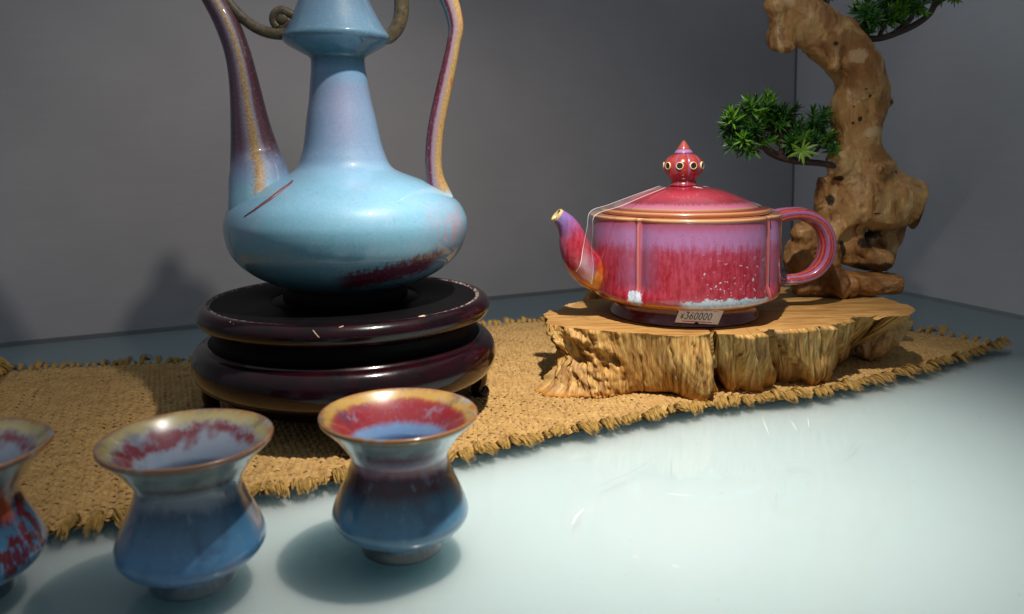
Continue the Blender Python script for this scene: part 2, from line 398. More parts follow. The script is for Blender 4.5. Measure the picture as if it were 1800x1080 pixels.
# stray hairs of jute on the cloth and over its edge
def hairs(n):
    V = []; F = []; rng = random.Random(5)
    xs = np.array([(rng.uniform(-.35, .43), rng.uniform(.27, .72)) for _ in range(n * 3)]); xs = xs[inside(xs[:, 0], xs[:, 1])][:n]
    for x, y in xs:
        a = rng.uniform(0, 6.28); L = rng.uniform(.003, .010); c = rng.uniform(-2, 2); w = 0.00006; h = rng.uniform(.0005, .003)
        for i in range(5):
            t = i / 4; aa = a + c * t; px_, py_ = x + math.cos(aa) * L * t, y + math.sin(aa) * L * t; z = 0.0024 + h * math.sin(math.pi * t)
            V += [(px_ - math.sin(aa) * w, py_ + math.cos(aa) * w, z), (px_ + math.sin(aa) * w, py_ - math.cos(aa) * w, z + w)]
        o = len(V) - 10; F += [(o + 2 * i, o + 2 * i + 2, o + 2 * i + 3, o + 2 * i + 1) for i in range(4)]
    return V, F
v, f = hairs(1500); mesh('stray_fibres', v, f, M_fringe, runner, kind='stuff')

# ------------------------------------------------------------------ lacquered stand
EX, EY = -0.0765, 0.473
stand = thing('display_stand', 'round two tier black and dark red lacquered stand under the blue ewer', 'stand', (EX, EY, 0.002))
g = G('dark_lacquer')
zz = g.sep(g.obj)[2]
red = g.noise(g.map(g.obj, (1, 1, 3)), 70, 4, .6)
c = g.mix(g.step(red, .35, .7), (0.003, 0.0015, 0.002), (0.007, 0.0015, 0.0025))
nx = g.N.new('ShaderNodeNewGeometry'); facing = g.sep(nx.outputs['Normal'])[2]
c = g.mix(g.mul(g.step(red, .3, .6), 0.75), c, (0.013, 0.0012, 0.0034))
spk = g.vor(g.obj, 260, 'F1'); c = g.mix(g.mul(g.step(spk, 0.07, 0.03), g.step(g.noise(g.obj, 60, 2), .60, .66)), c, (0.45, 0.40, 0.38))
rg = g.step(g.noise(g.obj, 40, 5, .65), .3, .8, 0.16, 0.34)
M_lac = g.done(c, rg, g.bump(g.noise(g.obj, 350, 3), 0.10, 0.0004), coat=0.5, coat_rough=0.05, spec=0.2)
g = G('worn_groove'); c = g.mix(g.step(g.noise(g.obj, 260, 4, .7), .42, .62), (0.03, 0.006, 0.008), (0.33, 0.27, 0.26))
M_wear = g.done(c, .5)
g = G('black_lacquer'); M_blk = g.done(g.mix(g.step(g.noise(g.obj, 90, 4), .4, .8), (0.004, 0.0035, 0.0045), (0.006, 0.005, 0.006)), 0.5, spec=0.06)
def arc(cr, cz, rr, rz, a0, a1, n): return [(cr + rr * math.cos(R(a0 + (a1 - a0) * i / n)), cz + rz * math.sin(R(a0 + (a1 - a0) * i / n))) for i in range(n + 1)]
P = [(0.0001, .0715), (.0440, .0715), (.0447, .0706), (.0466, .0706), (.0473, .0717), (.0808, .0717)]
v, f, u = lathe(P, EX, EY, 160); mesh('tray_top', v, f[:, ::-1], M_blk, stand, uv=u)
P = [(.0808, .0717), (.0814, .0711), (.0822, .0711), (.0830, .0722)]
v, f, u = lathe(P, EX, EY, 160); mesh('tray_groove', v, f[:, ::-1], M_wear, stand, uv=u)
P = [(.0830, .0722)] + arc(.0833, .0662, .0060, .0062, 84, -60, 18) + [(.0848, .0602), (.083, .0590), (.0800, .0585)]
v, f, u = lathe(P, EX, EY, 160); mesh('upper_tier', v, f[:, ::-1], M_lac, stand, uv=u)
P = [(.0800, .0585)] + [(.0790, .0560), (.0785, .0530), (.0800, .0500), (.0830, .0492)]
v, f, u = lathe(P, EX, EY, 160); mesh('waist', v, f[:, ::-1], M_blk, stand, uv=u)
P = [(.0830, .0492), (.0846, .0496), (.0850, .0486)] + arc(.0846, .0368, .0082, .0112, 78, -70, 20) + [(.085, .0256), (.081, .0250), (.06, .0250), (.0001, .0250)]
v, f, u = lathe(P, EX, EY, 160); mesh('lower_tier', v, f[:, ::-1], M_lac, stand, uv=u)
for k in range(4):
    th = R(-80 + 90 * k); c0 = Vector((math.sin(th), -math.cos(th), 0)); t0 = Vector((math.cos(th), math.sin(th), 0))
    path = []
    for i, (rr, z, w, d) in enumerate([(.0800, .0262, .014, .0065), (.0830, .0200, .0105, .0060), (.0838, .0130, .0068, .0050), (.0825, .0075, .0055, .0045), (.0845, .0045, .0068, .0060), (.0850, .0030, .0060, .0055)]):
        p = Vector((EX, EY, 0)) + c0 * rr; path.append((p.x, p.y, z, w, d))
    v, f, u = tube(spline(path, 4), 16, normal=c0); mesh('leg', v, f, M_lac, stand, uv=u)
P = [(.0745, .0252), (.0745, .0170), (.070, .0165), (.070, .0252)]
v, f, u = lathe(P, EX, EY, 96); mesh('apron', v, f, M_blk, stand, uv=u)
# chips in the lacquer, bare pale wood
g = G('bare_wood_chip'); M_chip = g.done(g.mix(g.noise(g.obj, 700, 3), (0.75, 0.48, 0.26), (0.9, 0.68, 0.45)), .6)
def chip(px, py, Y, w, h, seed):
    c0 = aty(px, py, Y); rng = random.Random(seed); V = [tuple(c0 + Vector((0, -0.0006, 0.0002)))]; n = 11
    for i in range(n):
        a = 2 * math.pi * i / n; k = rng.uniform(.6, 1.2); V.append((c0.x + w * k * math.cos(a), c0.y + 0.0006, c0.z + h * k * math.sin(a) + w * .15 * math.cos(a)))
    mesh('chip', V, [(0, 1 + i, 1 + (i + 1) % n) for i in range(n)], M_chip, stand, smooth=False)
def on_stand(px, py):            # the point of the upper tier's rounded rim that is seen there
    for Y in np.arange(.375, .43, .0005):
        p = aty(px, py, Y); rr = math.hypot(p.x - EX, p.y - EY)
        if rr < .0893 and ((rr - .0833) / .0060) ** 2 + ((p.z - .0662) / .0062) ** 2 < 1.0: return Y
        if rr < .0833 and p.z < .0722: return Y
    return .388
for px_, py_, w, h, sd in [(741, 557, .0022, .0006, 1), (597, 576, .0020, .0007, 2), (405, 567, .0006, .0005, 3)]:
    chip(px_, py_, on_stand(px_, py_), w, h, sd)
rb = [aty(x, y, on_stand(x, y) - .0004) for x, y in ((550, 581), (555, 587), (561, 594))]
v, f, u = tube(spline([(*q, .00016) for q in rb], 4), 6); mesh('scratch_mark', v, f, M_chip, stand)

# ------------------------------------------------------------------ glazes
def ewer_glaze(name, kind):
    g = G(name); o = g.obj; X, Y, Z = g.sep(o)
    streak = g.noise(g.map(o, (1, 1, .16)), 260, 4, .7)
    big = g.noise(g.map(o, (1, 1, .6)), 26, 4, .6)
    if kind == 'body':                      # object origin: foot of the ewer, z 0 = tray top
        th = g.sub(g.math('ARCTAN2', X, g.mul(Y, -1.0)), .16)
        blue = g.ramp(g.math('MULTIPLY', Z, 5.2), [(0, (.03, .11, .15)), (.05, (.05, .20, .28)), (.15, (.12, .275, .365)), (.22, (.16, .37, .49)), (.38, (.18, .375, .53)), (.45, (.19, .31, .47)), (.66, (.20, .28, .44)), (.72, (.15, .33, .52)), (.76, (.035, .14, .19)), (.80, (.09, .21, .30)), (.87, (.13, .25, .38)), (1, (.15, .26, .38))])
        lil = g.mul(g.band(th, -.22, .30, .50), g.mul(g.step(Z, .085, .10), g.step(Z, .140, .120)))
        c = g.mix(g.mul(lil, g.step(big, .25, .65, .15, .60)), blue, (.34, .29, .44))
        c = g.mix(g.mul(g.step(big, .50, .72), .30), c, (.33, .34, .48))
        c = g.mix(g.mul(g.step(streak, .52, .75), .22), c, (.06, .25, .35))
        c = g.mix(g.mul(g.step(streak, .42, .25), .25), c, (.30, .44, .58))
        # pale pink blush high on the right of the belly
        bl = g.mul(g.band(th, .72, 1.35, .22), g.band(Z, .034, .056, .008))
        c = g.mix(g.mul(bl, g.step(g.add(g.mul(streak, .5), g.mul(big, .6)), .50, .72)), c, (.36, .25, .31))
        # dark aubergine splash low on the right, torn into vertical streaks
        zc = g.add(.0195, g.mul(g.sub(th, .15), .0120))
        dz = g.math('ABSOLUTE', g.sub(Z, zc)); tear = g.add(dz, g.mul(g.sub(g.noise(g.map(o, (1, 1, .10)), 420, 3, .7), .5), .016))
        sp = g.mul(g.step(tear, .0085, .0032), g.band(g.add(th, g.mul(g.sub(big, .5), .4)), -.02, .88, .12))
        c = g.mix(sp, c, (.085, .006, .022))
    elif kind == 'spout':                   # u=.25 faces the viewer; ochre ridge with maroon flanks, blue at the root
        U, V_, _ = g.sep(g.uv)
        n2 = g.noise(g.map(o, (1, 1, .25)), 330, 4, .7); uu = g.add(U, g.mul(g.sub(n2, .5), .035))
        wob = g.sub(uu, .030)
        c = g.ramp(wob, [(0, (.08, .07, .12)), (.10, (.10, .05, .09)), (.17, (.13, .045, .075)), (.225, (.22, .19, .26)), (.250, (.33, .20, .06)), (.278, (.36, .22, .06)), (.298, (.24, .23, .29)), (.33, (.095, .028, .040)), (.43, (.065, .024, .032)), (.5, (.06, .05, .09)), (.7, (.03, .02, .035)), (1, (.06, .045, .08))])
        c = g.mix(g.mul(g.step(g.add(V_, g.mul(g.sub(n2, .5), .14)), .40, .16), g.sub(1.0, g.mul(g.band(uu, .27, .32, .012), g.step(V_, .10, .14)))), c, g.mix(g.step(V_, .26, .12), (.18, .26, .43), (.17, .36, .48)))
        grn = g.noise(o, 850, 2, .7); c = g.mix(g.mul(g.mul(g.step(grn, .48, .66), .55), g.band(uu, .255, .335, .015)), c, (.17, .085, .02)); c = g.mix(g.mul(g.mul(g.step(grn, .50, .36), .5), g.band(uu, .24, .345, .015)), c, (.36, .32, .30))
        c = g.mix(g.mul(g.step(n2, .55, .70), g.band(uu, .265, .325, .01)), c, (.30, .11, .02))
        c = g.mix(g.mul(g.step(V_, .60, .98), .5), c, (.10, .015, .02))
    elif kind == 'handle':
        U, V_, _ = g.sep(g.uv)
        n2 = g.noise(g.map(o, (1, 1, .25)), 330, 4, .7); uu = g.math('FRACT', g.add(g.sub(.5, U), g.add(1.0, g.mul(g.sub(n2, .5), .05))))
        c = g.ramp(uu, [(0, (.27, .17, .055)), (.10, (.34, .22, .07)), (.17, (.34, .22, .085)), (.215, (.27, .18, .13)), (.27, (.22, .16, .23)), (.31, (.09, .008, .02)), (.44, (.065, .005, .014)), (.5, (.12, .22, .34)), (.62, (.06, .10, .15)), (.9, (.25, .17, .06)), (1, (.40, .26, .08))])
        grn = g.noise(o, 850, 2, .7); c = g.mix(g.mul(g.mul(g.step(grn, .48, .66), .5), g.step(uu, .26, .18)), c, (.16, .09, .03))
        c = g.mix(g.mul(g.step(n2, .54, .68), g.step(uu, .24, .12)), c, (.36, .075, .02))
        c = g.mix(g.mul(g.step(V_, .10, .0), .9), c, (.30, .46, .60))
        c = g.mix(g.mul(g.step(V_, .55, .70), g.band(uu, .36, .6, .03)), c, (.10, .20, .27))
    else:                                   # olive brown glaze of the thin trim
        c = g.mix(g.step(g.noise(o, 240, 4, .6), .4, .65), (.105, .075, .030), (.055, .040, .020))
        c = g.mix(g.step(g.noise(g.map(o, (1, 1, 1)), 90, 3), .64, .74), c, (.16, .02, .03))
    spk = g.noise(o, 700, 3, .7); c = g.mix(g.mul(g.step(spk, .52, .75), .22), c, (.04, .12, .18)); c = g.mix(g.mul(g.step(spk, .46, .28), .20), c, (.42, .52, .60))
    cr = crackle(g, o, 95 if kind == 'body' else 170, .016)
    c = g.mix(g.mul(cr, .16), c, (.40, .52, .62))
    return g.done(c, .45, g.bump(g.add(g.mul(cr, -.5), g.noise(o, 130, 2)), .05, .0006), coat=1.0, coat_rough=.02, spec=.3)
M_eb, M_es, M_eh, M_et = [ewer_glaze(n, k) for n, k in (('pale_blue_glaze', 'body'), ('spout_glaze', 'spout'), ('handle_glaze', 'handle'), ('olive_glaze', 'trim'))]

# ------------------------------------------------------------------ ewer
ewer = thing('ewer', 'tall pale blue glazed ewer with long curved spout and maroon handle on the black stand', 'ewer', (EX, EY, 0.0717))
SC = 0.985 / 2845.0
rows = [(497, 112), (490, 133), (482, 150), (472, 168), (460, 184), (445, 198), (430, 206.5), (412, 211.5), (397, 213.5), (382, 212), (361, 202), (345, 184), (330, 160), (319, 138), (306, 104), (298, 88), (288, 79.5), (275, 74.5), (259, 69.5), (232, 64.5), (207, 60.5), (176, 54.5), (146, 50.5), (122, 47.5), (106, 46.8), (100, 50), (96, 57), (90, 67.5), (82, 82), (74, 91.5), (66, 93.5), (57, 88), (42, 79.5), (24, 71), (0, 60.5), (-25, 52), (-50, 45), (-75, 42), (-90, 46), (-96, 45)]
prof = [(.0001, .0768)] + [(.020, .0769), (.031, .0775)] + [(r * SC, aty(600, y, EY).z) for y, r in rows]
prof = spline(prof, 3); prof = prof[prof[:, 0] > 0]
def axis_shift(th, l, r, z): return (r, z)
v, f, u = lathe([tuple(q) for q in prof], EX, EY, 160)
v = v + np.stack([np.clip(.0025 - (v[:, 2] - .115) * .031, -.0018, .0025), 0 * v[:, 0], 0 * v[:, 0]], -1)
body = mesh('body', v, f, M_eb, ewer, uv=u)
ztop = prof[-1][1]
P = spline([(.0162, ztop), (.0185, ztop + .002), (.0180, ztop + .006), (.0120, ztop + .0115), (.0050, ztop + .0145), (.0035, ztop + .018), (.0060, ztop + .0225), (.0045, ztop + .028), (.0001, ztop + .031)], 5)
v, f, u = lathe([tuple(q) for q in P], EX - .0018, EY, 96); mesh('lid', v, f, M_eb, ewer, uv=u)
g = G('unglazed_foot'); M_foot = g.done(g.mix(g.noise(g.obj, 200, 3), (.008, .006, .006), (.02, .014, .012)), .6, spec=.1)
P = [(.0380, .0719), (.0385, .0724), (.0378, .079), (.036, .082), (.030, .082)]
v, f, u = lathe(P, EX, EY, 96); mesh('foot', v, f, M_foot, ewer, uv=u)
SY = EY - 0.006
def pth(rows, Y, n=6):
    out = []
    for q in rows:
        x, y, r = q[:3]; yy = Y + (q[4] if len(q) > 4 else 0); p = aty(x, y, yy); k = FPX / yy
        out.append((p.x, p.y, p.z, r / k, (q[3] if len(q) > 3 else r) / k))
    return spline(out, n)
def spout_shape(ph):      # a soft ridge facing the viewer
    d = (ph - math.pi / 2 - .08 + math.pi) % (2 * math.pi) - math.pi; return 1 + .10 * math.exp(-(d / .28) ** 2)
sp = [(470, 412, 62, 46, -.020), (460, 378, 58, 50, -.017), (457, 344, 54, 48, -.011), (455, 308, 52, 43, -.005), (449, 275, 44, 37), (440, 220, 34, 31), (429, 146, 25.5, 25), (417, 91, 22, 22), (399, 42, 21, 21), (376, 0, 19, 19), (345, -48, 17, 17), (312, -90, 15, 15), (290, -120, 14, 14)]
v, f, u = tube(pth(sp, SY, 8), 40, shape=spout_shape); mesh('spout', v, f, M_es, ewer, uv=u)
v, f, u = tube(pth([(355, -52, 8), (377, -27, 8), (398, 0, 8.5), (422, 28, 9), (448, 48, 9.5), (474, 58, 10), (500, 60, 11), (512, 58, 13)], SY, 8), 20); mesh('spout_brace', v, f, M_et, ewer, uv=u)
v, f, u = tube(pth([(519, 30, 7), (508, 24, 8.5), (495, 20, 9.5), (484, 26, 9), (481, 38, 7.5), (488, 49, 7)], SY, 8), 18)
bm = bmesh.new(); bmesh.ops.create_uvsphere(bm, u_segments=24, v_segments=14, radius=1, matrix=Matrix.Translation(aty(496, 33, SY)) @ Matrix.Diagonal((.0042, .0030, .0042, 1)))
ball = ([tuple(w.co) for w in bm.verts], [[w.index for w in q.verts] for q in bm.faces]); bm.free()
q = tube(pth([(500, 31, 6), (508, 38, 6), (502, 47, 6), (492, 49, 5)], SY, 6), 14); v, f, u = join([(v, f, u), q, ball]); mesh('scroll', v, f, M_et, ewer, uv=u)
hd = [(772, 352, 26, 18), (769, 337, 22, 17), (765, 318, 17.5, 15), (763, 300, 15, 14), (762, 275, 14.8, 13), (766, 227, 14.5, 13), (779, 162, 14, 12), (790, 113, 13, 12), (797, 78, 12, 12), (801, 44, 13.5, 12), (789, 0, 15.5, 12), (770, -26, 15, 12), (735, -50, 14, 12), (690, -62, 13, 12), (630, -58, 13, 12)]
v, f, u = tube(pth(hd, EY - .004, 8), 28); mesh('handle', v, f, M_eh, ewer, uv=u)
v, f, u = tube(pth([(668, 64, 9), (682, 66, 12), (696, 52, 12.5), (704, 32, 13), (706, 8, 13), (703, -14, 12.5), (695, -36, 12), (668, -50, 11)], EY, 8), 22); mesh('neck_loop', v, f, M_et, ewer, uv=u)
# bare seams where spout and handle were luted on
g = G('seam_glaze'); M_seam = g.done(g.mix(g.noise(g.obj, 400, 3), (.08, .016, .022), (.20, .07, .08)), .45)
dg = bpy.context.evaluated_depsgraph_get()
trees = []
for o in (body, [c for c in ewer.children if c.name == 'spout'][0], [c for c in ewer.children if c.name == 'handle'][0]):
    me = o.data; off = wloc(o); trees.append(BVHTree.FromPolygons([vv.co + off for vv in me.vertices], [p.vertices[:] for p in me.polygons]))
def hit(px, py, ts):
    o = Vector((0, 0, CAM_H)); d = Vector(ray(px, py)).normalized(); best = None
    for t in ts:
        h = t.ray_cast(o, d)
        if h[0] is not None and (best is None or h[3] < best[1]): best = (h[0], h[3], h[1])
    return best
for pts, rr in (([(430, 381), (447, 370), (464, 358), (480, 347), (496, 334), (509, 324), (514, 318)], .0012), ([(742, 321), (756, 325), (770, 331), (780, 338)], .0003)):
    path = []
    for i, (x, y) in enumerate(pts):
        h = hit(x, y, trees)
        if h: path.append((*(h[0] - h[2] * .0004), rr * (0.5 + 0.7 * math.sin(math.pi * (i + .4) / len(pts)))))
    if len(path) > 2:
        v, f, u = tube(spline(path, 5), 8); mesh('seam', v, f, M_seam, ewer)

# ------------------------------------------------------------------ tea cups
def cup_glaze(name, style):
    g = G(name); U, V_, _ = g.sep(g.uv); o = g.obj; X, Y, Z = g.sep(o)
    th = g.sub(g.math('ARCTAN2', X, g.mul(Y, -1.0)), {'red': .10, 'pale': .36, 'streaked': .60}[style])
    n = g.noise(g.map(o, (1, 1, .35)), 190, 5, .65); nb = g.noise(o, 75, 4, .6); big = g.noise(o, 38, 3, .6)
    v1 = g.add(V_, g.mul(g.sub(n, .5), .035))
    # profile: 0..~.1 foot, .1-.3 belly, .3-.45 shoulder, .45-.56 flare, .56-.6 lip, .6-1 inside
    if style == 'red':
        st = [(0, (.03, .035, .04)), (V_F, (.03, .04, .045)), (V_F + .010, (.05, .20, .42)), (V_B0 - .004, (.06, .20, .40)), (V_B0 + .012, (.20, .22, .17)), (V_B0 + .04, (.07, .18, .30)),
              (V_B1, (.07, .20, .33)), (V_B1 + .05, (.035, .12, .19)), (V_N - .05, (.035, .014, .022)), (V_N - .02, (.06, .013, .022)), (V_N - .006, (.32, .14, .16)), (V_N + .010, (.34, .20, .22)), (V_N + .022, (.17, .14, .22)), (V_N + .045, (.12, .035, .06)),
              (V_N + .07, (.24, .26, .25)), (V_L - .03, (.28, .33, .31)), (V_L - .012, (.28, .15, .05)), (V_L + .002, (.30, .12, .03)), (V_L + .012, (.42, .26, .06)), (V_L + .030, (.44, .27, .06)), (V_L + .042, (.26, .04, .02)), (V_L + .052, (.24, .016, .022)),
              (V_L + .094, (.25, .022, .03)), (V_L + .112, (.15, .28, .50)), (V_L + .19, (.13, .28, .50)), (1, (.17, .30, .48))]
        c = g.ramp(v1, st)
    else:
        st = [(0, (.03, .035, .04)), (V_F, (.04, .08, .12)), (V_F + .010, (.06, .22, .48)), (V_B0 - .004, (.06, .21, .44)), (V_B0 + .010, (.15, .22, .26)), (V_B0 + .04, (.07, .20, .40)),
              (V_B1, (.075, .225, .42)), (V_B1 + .06, (.045, .15, .27)), (V_N - .03, (.03, .09, .16)), (V_N - .01, (.22, .25, .31)), (V_N + .02, (.20, .24, .26)), (V_N + .035, (.13, .05, .065)), (V_N + .055, (.24, .25, .20)),
              (V_L - .03, (.32, .34, .25)), (V_L - .012, (.24, .10, .045)), (V_L + .002, (.27, .12, .045)), (V_L + .012, (.36, .27, .09)), (V_L + .030, (.40, .34, .15)), (V_L + .046, (.30, .31, .30)), (V_L + .065, (.27, .31, .38)),
              (V_L + .14, (.24, .31, .42)), (V_L + .24, (.12, .20, .32)), (1, (.10, .18, .3))]
        c = g.ramp(v1, st)
        ins = g.band(g.add(V_, g.mul(g.sub(n, .5), .10)), V_L + .046, V_L + .098, .014)
        c = g.mix(g.mul(ins, g.step(big, .44, .53)), c, (.17, .022, .035))
        if style == 'streaked':
            rn = g.add(g.noise(g.map(o, (1, 1, .30), loc=(.03, .1, 0)), 110, 5, .7), g.mul(g.band(Z, .022, .038, .006), .06))
            c = g.mix(g.mul(g.step(rn, .55, .60), g.band(Z, .010, .039, .004)), c, (.11, .012, .02))
            dr = g.mul(g.band(g.add(th, g.mul(g.sub(n, .5), .25)), .62, .86, .05), g.band(Z, .031, .047, .003)); c = g.mix(dr, c, (.40, .07, .015))
        else:
            sp = g.mul(g.band(th, .0, .5, .2), g.band(Z, .009, .015, .004)); c = g.mix(g.mul(g.mul(sp, .5), g.step(nb, .50, .62)), c, (.16, .06, .12))
            sp = g.mul(g.band(g.math('ABSOLUTE', th), 1.05, 1.7, .15), g.band(Z, .02, .04, .006)); c = g.mix(g.mul(sp, .5), c, (.42, .38, .38))
    c = g.mix(g.mul(g.step(n, .56, .74), .14), c, (.30, .42, .55)); c = g.mix(g.mul(g.step(nb, .50, .3), .5), c, (.022, .045, .10)); c = g.mix(g.mul(g.step(g.noise(g.map(o, (1, 1, .5)), 130, 4, .7), .56, .68), .35), c, (.20, .32, .46))
    cr = crackle(g, o, 210, .02); c = g.mix(g.mul(cr, .12), c, (.45, .55, .62))
    return g.done(c, .28, g.bump(g.noise(o, 160, 2), .05, .0006), coat=1.0, coat_rough=.04)
cp_out = [(.0001, .0016), (.0138, .0016), (.0150, .0004), (.0158, .0002), (.0163, .0010), (.0160, .0050), (.0168, .0072), (.0206, .0085), (.0246, .0106), (.0268, .0132), (.0276, .0158), (.0269, .0190), (.0246, .0245), (.0218, .0304), (.0200, .0356), (.0195, .0385), (.0197, .0402), (.0215, .0432), (.0255, .0485), (.0298, .0528), (.0315, .0545), (.0319, .0556), (.0314, .0564)]
cp_in = [(.0300, .0560), (.0272, .0535), (.0240, .0500), (.0208, .0455), (.0190, .0420), (.0182, .0392), (.0186, .0350), (.0201, .0295), (.0225, .0232), (.0246, .0180), (.0246, .0150), (.0225, .0120), (.0180, .0104), (.0120, .0096), (.0001, .0094)]
CP = spline(cp_out + cp_in, 4); CP[:, 0] = np.maximum(CP[:, 0], .0001); CP[:, 1] = np.maximum(CP[:, 1], .0001)
LL = np.concatenate([[0], np.cumsum(np.hypot(*np.diff(CP, axis=0).T))]); LL /= LL[-1]
def vat(i): return float(LL[i * 4])
V_F, V_B0, V_B1, V_N, V_L = vat(5), vat(7), vat(11), vat(15), vat(22)
def make_cup(name, label, X, Y, style, k=1.0, rot=0):
    t = thing(name, label, 'tea cup', (X, Y, 0), 'small flared tea cups in a row at the front')
    prof = CP * k; m = glz[style]
    v, f, u = lathe([tuple(q) for q in prof], X, Y, 128); n = 129
    i0 = 5 * 4 + 2                                              # foot ring | bowl
    o = mesh('bowl', v[i0 * n:], grid_faces(len(prof) - i0, n, False), m, t, uv=u[i0 * n:])
    o = mesh('foot_ring', v[:(i0 + 1) * n], grid_faces(i0 + 1, n, False), m, t, uv=u[:(i0 + 1) * n])
    return t
glz = {s: cup_glaze('cup_glaze_' + s, s) for s in ('red', 'pale', 'streaked')}
make_cup('tea_cup', 'flared blue tea cup with glossy red inside wall and orange rim, rightmost in front', -.029, .300, 'red')
make_cup('tea_cup', 'blue tea cup with cream rim and maroon blotches inside, second from the right', -.106, .278, 'pale', .99)
make_cup('tea_cup', 'blue tea cup with dark red streaks down its side, cut by the left photo edge', -.187, .270, 'streaked', .99)

# ------------------------------------------------------------------ red teapot
TX, TY, TZ = 0.1518, 0.537, 0.0452
pot = thing('teapot', 'squat lobed red and violet glazed teapot with pierced knob on the wooden slab', 'teapot', (TX, TY, TZ))
VIEW = R(-15.8)      # the bearing from the pot towards the camera side
GRV = [R(-28) + VIEW, R(62) + VIEW, R(152) + VIEW, R(242) + VIEW]
def gdist(th): return min(abs((th - q + math.pi) % (2 * math.pi) - math.pi) for q in GRV)
def lobe(th, amt):
    d = gdist(th)                                                # 0 at a groove, 45 deg mid-lobe
    r = 1 + .048 * amt * (math.sin(min(d / R(45), 1) * math.pi / 2) - 1)
    r -= .043 * amt * math.exp(-(d / R(5.5)) ** 2); r += .034 * amt * math.exp(-(d / R(1.4)) ** 2)
    return r
def pot_fn(th, l, r, z):
    a = 1.0 if r > .058 and .060 < z < .117 else (.35 if r > .05 else 0.0)
    if .060 < z < .070: a = (z - .060) / .010
    return (r * lobe(th, a), z)
def pot_glaze(kind):
    g = G('red_flambe_' + kind); o = g.obj; X, Y, Z = g.sep(o); U, V_, _ = g.sep(g.uv)
    th = g.sub(g.math('ARCTAN2', X, g.mul(Y, -1.0)), VIEW)
    n = g.math('ADD', g.mul(g.noise(g.map(o, (1, 1, .12)), 330, 4, .7), .55), g.mul(g.noise(g.map(o, (1, 1, .5)), 420, 3, .6), .45)); n2 = g.noise(g.map(o, (1, 1, .45)), 70, 4, .6); fine = g.noise(o, 900, 3, .6)
    red = g.mix(g.step(n, .40, .62), (.27, .011, .022), (.40, .040, .066)); vio = g.mix(g.step(n, .40, .62), (.31, .070, .125), (.235, .100, .205))
    if kind == 'body':                                            # z relative to the slab top: wall .013-.070
        gd = None
        for q in (R(-28), R(62), R(-118)):
            d = g.math('ABSOLUTE', g.sub(th, q)); gd = d if gd is None else g.math('MINIMUM', gd, d)
        zt = g.add(Z, g.mul(g.sub(n, .5), .016))
        top = g.step(g.add(zt, g.mul(g.sub(n2, .5), .022)), .030, .074); side = g.mul(g.step(g.add(gd, g.mul(g.sub(n2, .5), .12)), .30, .13), g.step(zt, .020, .030))
        c = g.mix(g.math('MAXIMUM', g.mul(top, .74), g.mul(side, .78)), red, vio)
        c = g.mix(g.mul(g.band(zt, .052, .064, .004), .35), c, (.38, .28, .60))
        c = g.mix(g.mul(g.step(gd, .040, .020), .85), c, (.46, .08, .045)); c = g.mix(g.mul(g.step(gd, .016, .006), .6), c, (.48, .26, .36))
        c = g.mix(g.step(g.add(Z, g.mul(g.sub(n, .5), .004)), .0665, .0688), c, (.42, .085, .055))
        c = g.mix(g.mul(g.band(Z, .0692, .0710, .0006), .7), c, (.52, .34, .16))
        # dark pin dots
        dots = g.mul(g.step(g.vor(o, 420, 'F1'), .20, .10), g.step(g.noise(o, 60, 3), .46, .56)); c = g.mix(g.mul(dots, .6), c, (.16, .008, .03))
        # white flecks thrown over the lower right, thick crawl of white along the foot edge
        w = g.mul(g.step(g.noise(g.map(o, (1, 1, 1.3), rot=(0, .5, 0)), 330, 2.5, .5, .4), .630, .660), g.step(g.add(g.noise(o, 60, 3), g.mul(g.band(th, .15, .95, .25), .15)), .50, .60))
        c = g.mix(g.mul(w, g.mul(g.band(th, .08, 1.02, .10), g.step(Z, .055, .030))), c, (.46, .46, .54))
        edge = g.add(.0190, g.mul(g.sub(g.noise(o, 120, 4, .65), .45), .017)); w2 = g.mul(g.step(g.sub(Z, edge), .0006, -.0006), g.band(th, .0, 1.0, .06))
        blob = g.math('SQRT', g.add(g.math('POWER', g.sub(th, -.50), 2.0), g.math('POWER', g.mul(g.sub(Z, .0185), 15.5), 2.0)))
        w3 = g.step(g.add(blob, g.mul(g.sub(g.noise(o, 260, 3), .5), .12)), .088, .075)
        org = g.mix(g.step(n2, .4, .6), (.50, .12, .008), (.66, .26, .02))
        c = g.mix(g.step(g.add(Z, g.mul(g.sub(n2, .5), .004)), .0162, .0148), c, org)
        wc = g.mix(g.step(g.noise(o, 420, 3), .40, .55), (.34, .44, .52), (.54, .58, .66))
        c = g.mix(g.math('MAXIMUM', g.mul(w2, g.step(Z, .0138, .0150)), w3), c, wc)
        c = g.mix(g.step(Z, .0122, .0112), c, (.13, .012, .028))
    elif kind == 'lid':
        rr = g.math('SQRT', g.add(g.math('POWER', X, 2.0), g.math('POWER', Y, 2.0)))
        rad = g.noise(g.comb(g.mul(th, 9.0), g.mul(rr, 22.0), 0.0), 6, 4, .7); r1 = g.add(rr, g.mul(g.mul(g.sub(rad, .5), .012), g.step(rr, .0475, .044)))
        c = g.ramp(g.mul(r1, 16.0), [(0, (.30, .016, .028)), (.30, (.30, .020, .034)), (.52, (.33, .035, .06)), (.64, (.26, .025, .045)), (.68, (.15, .03, .035)), (.73, (.34, .09, .155)), (.765, (.35, .11, .18)), (.778, (.30, .18, .08)), (.80, (.15, .03, .025)), (.815, (.30, .026, .02)), (.884, (.33, .035, .03)), (.898, (.40, .24, .10)), (.910, (.38, .22, .09)), (.93, (.26, .02, .016)), (1, (.32, .03, .025))])
    elif kind == 'knob':
        k = g.math('ABSOLUTE', g.math('SINE', g.mul(g.add(th, VIEW + .02), 4.5)))   # nine lobes
        c = g.mix(g.step(k, .30, .14), g.mix(g.step(n2, .4, .6), (.25, .014, .012), (.36, .04, .025)), (.25, .09, .23))
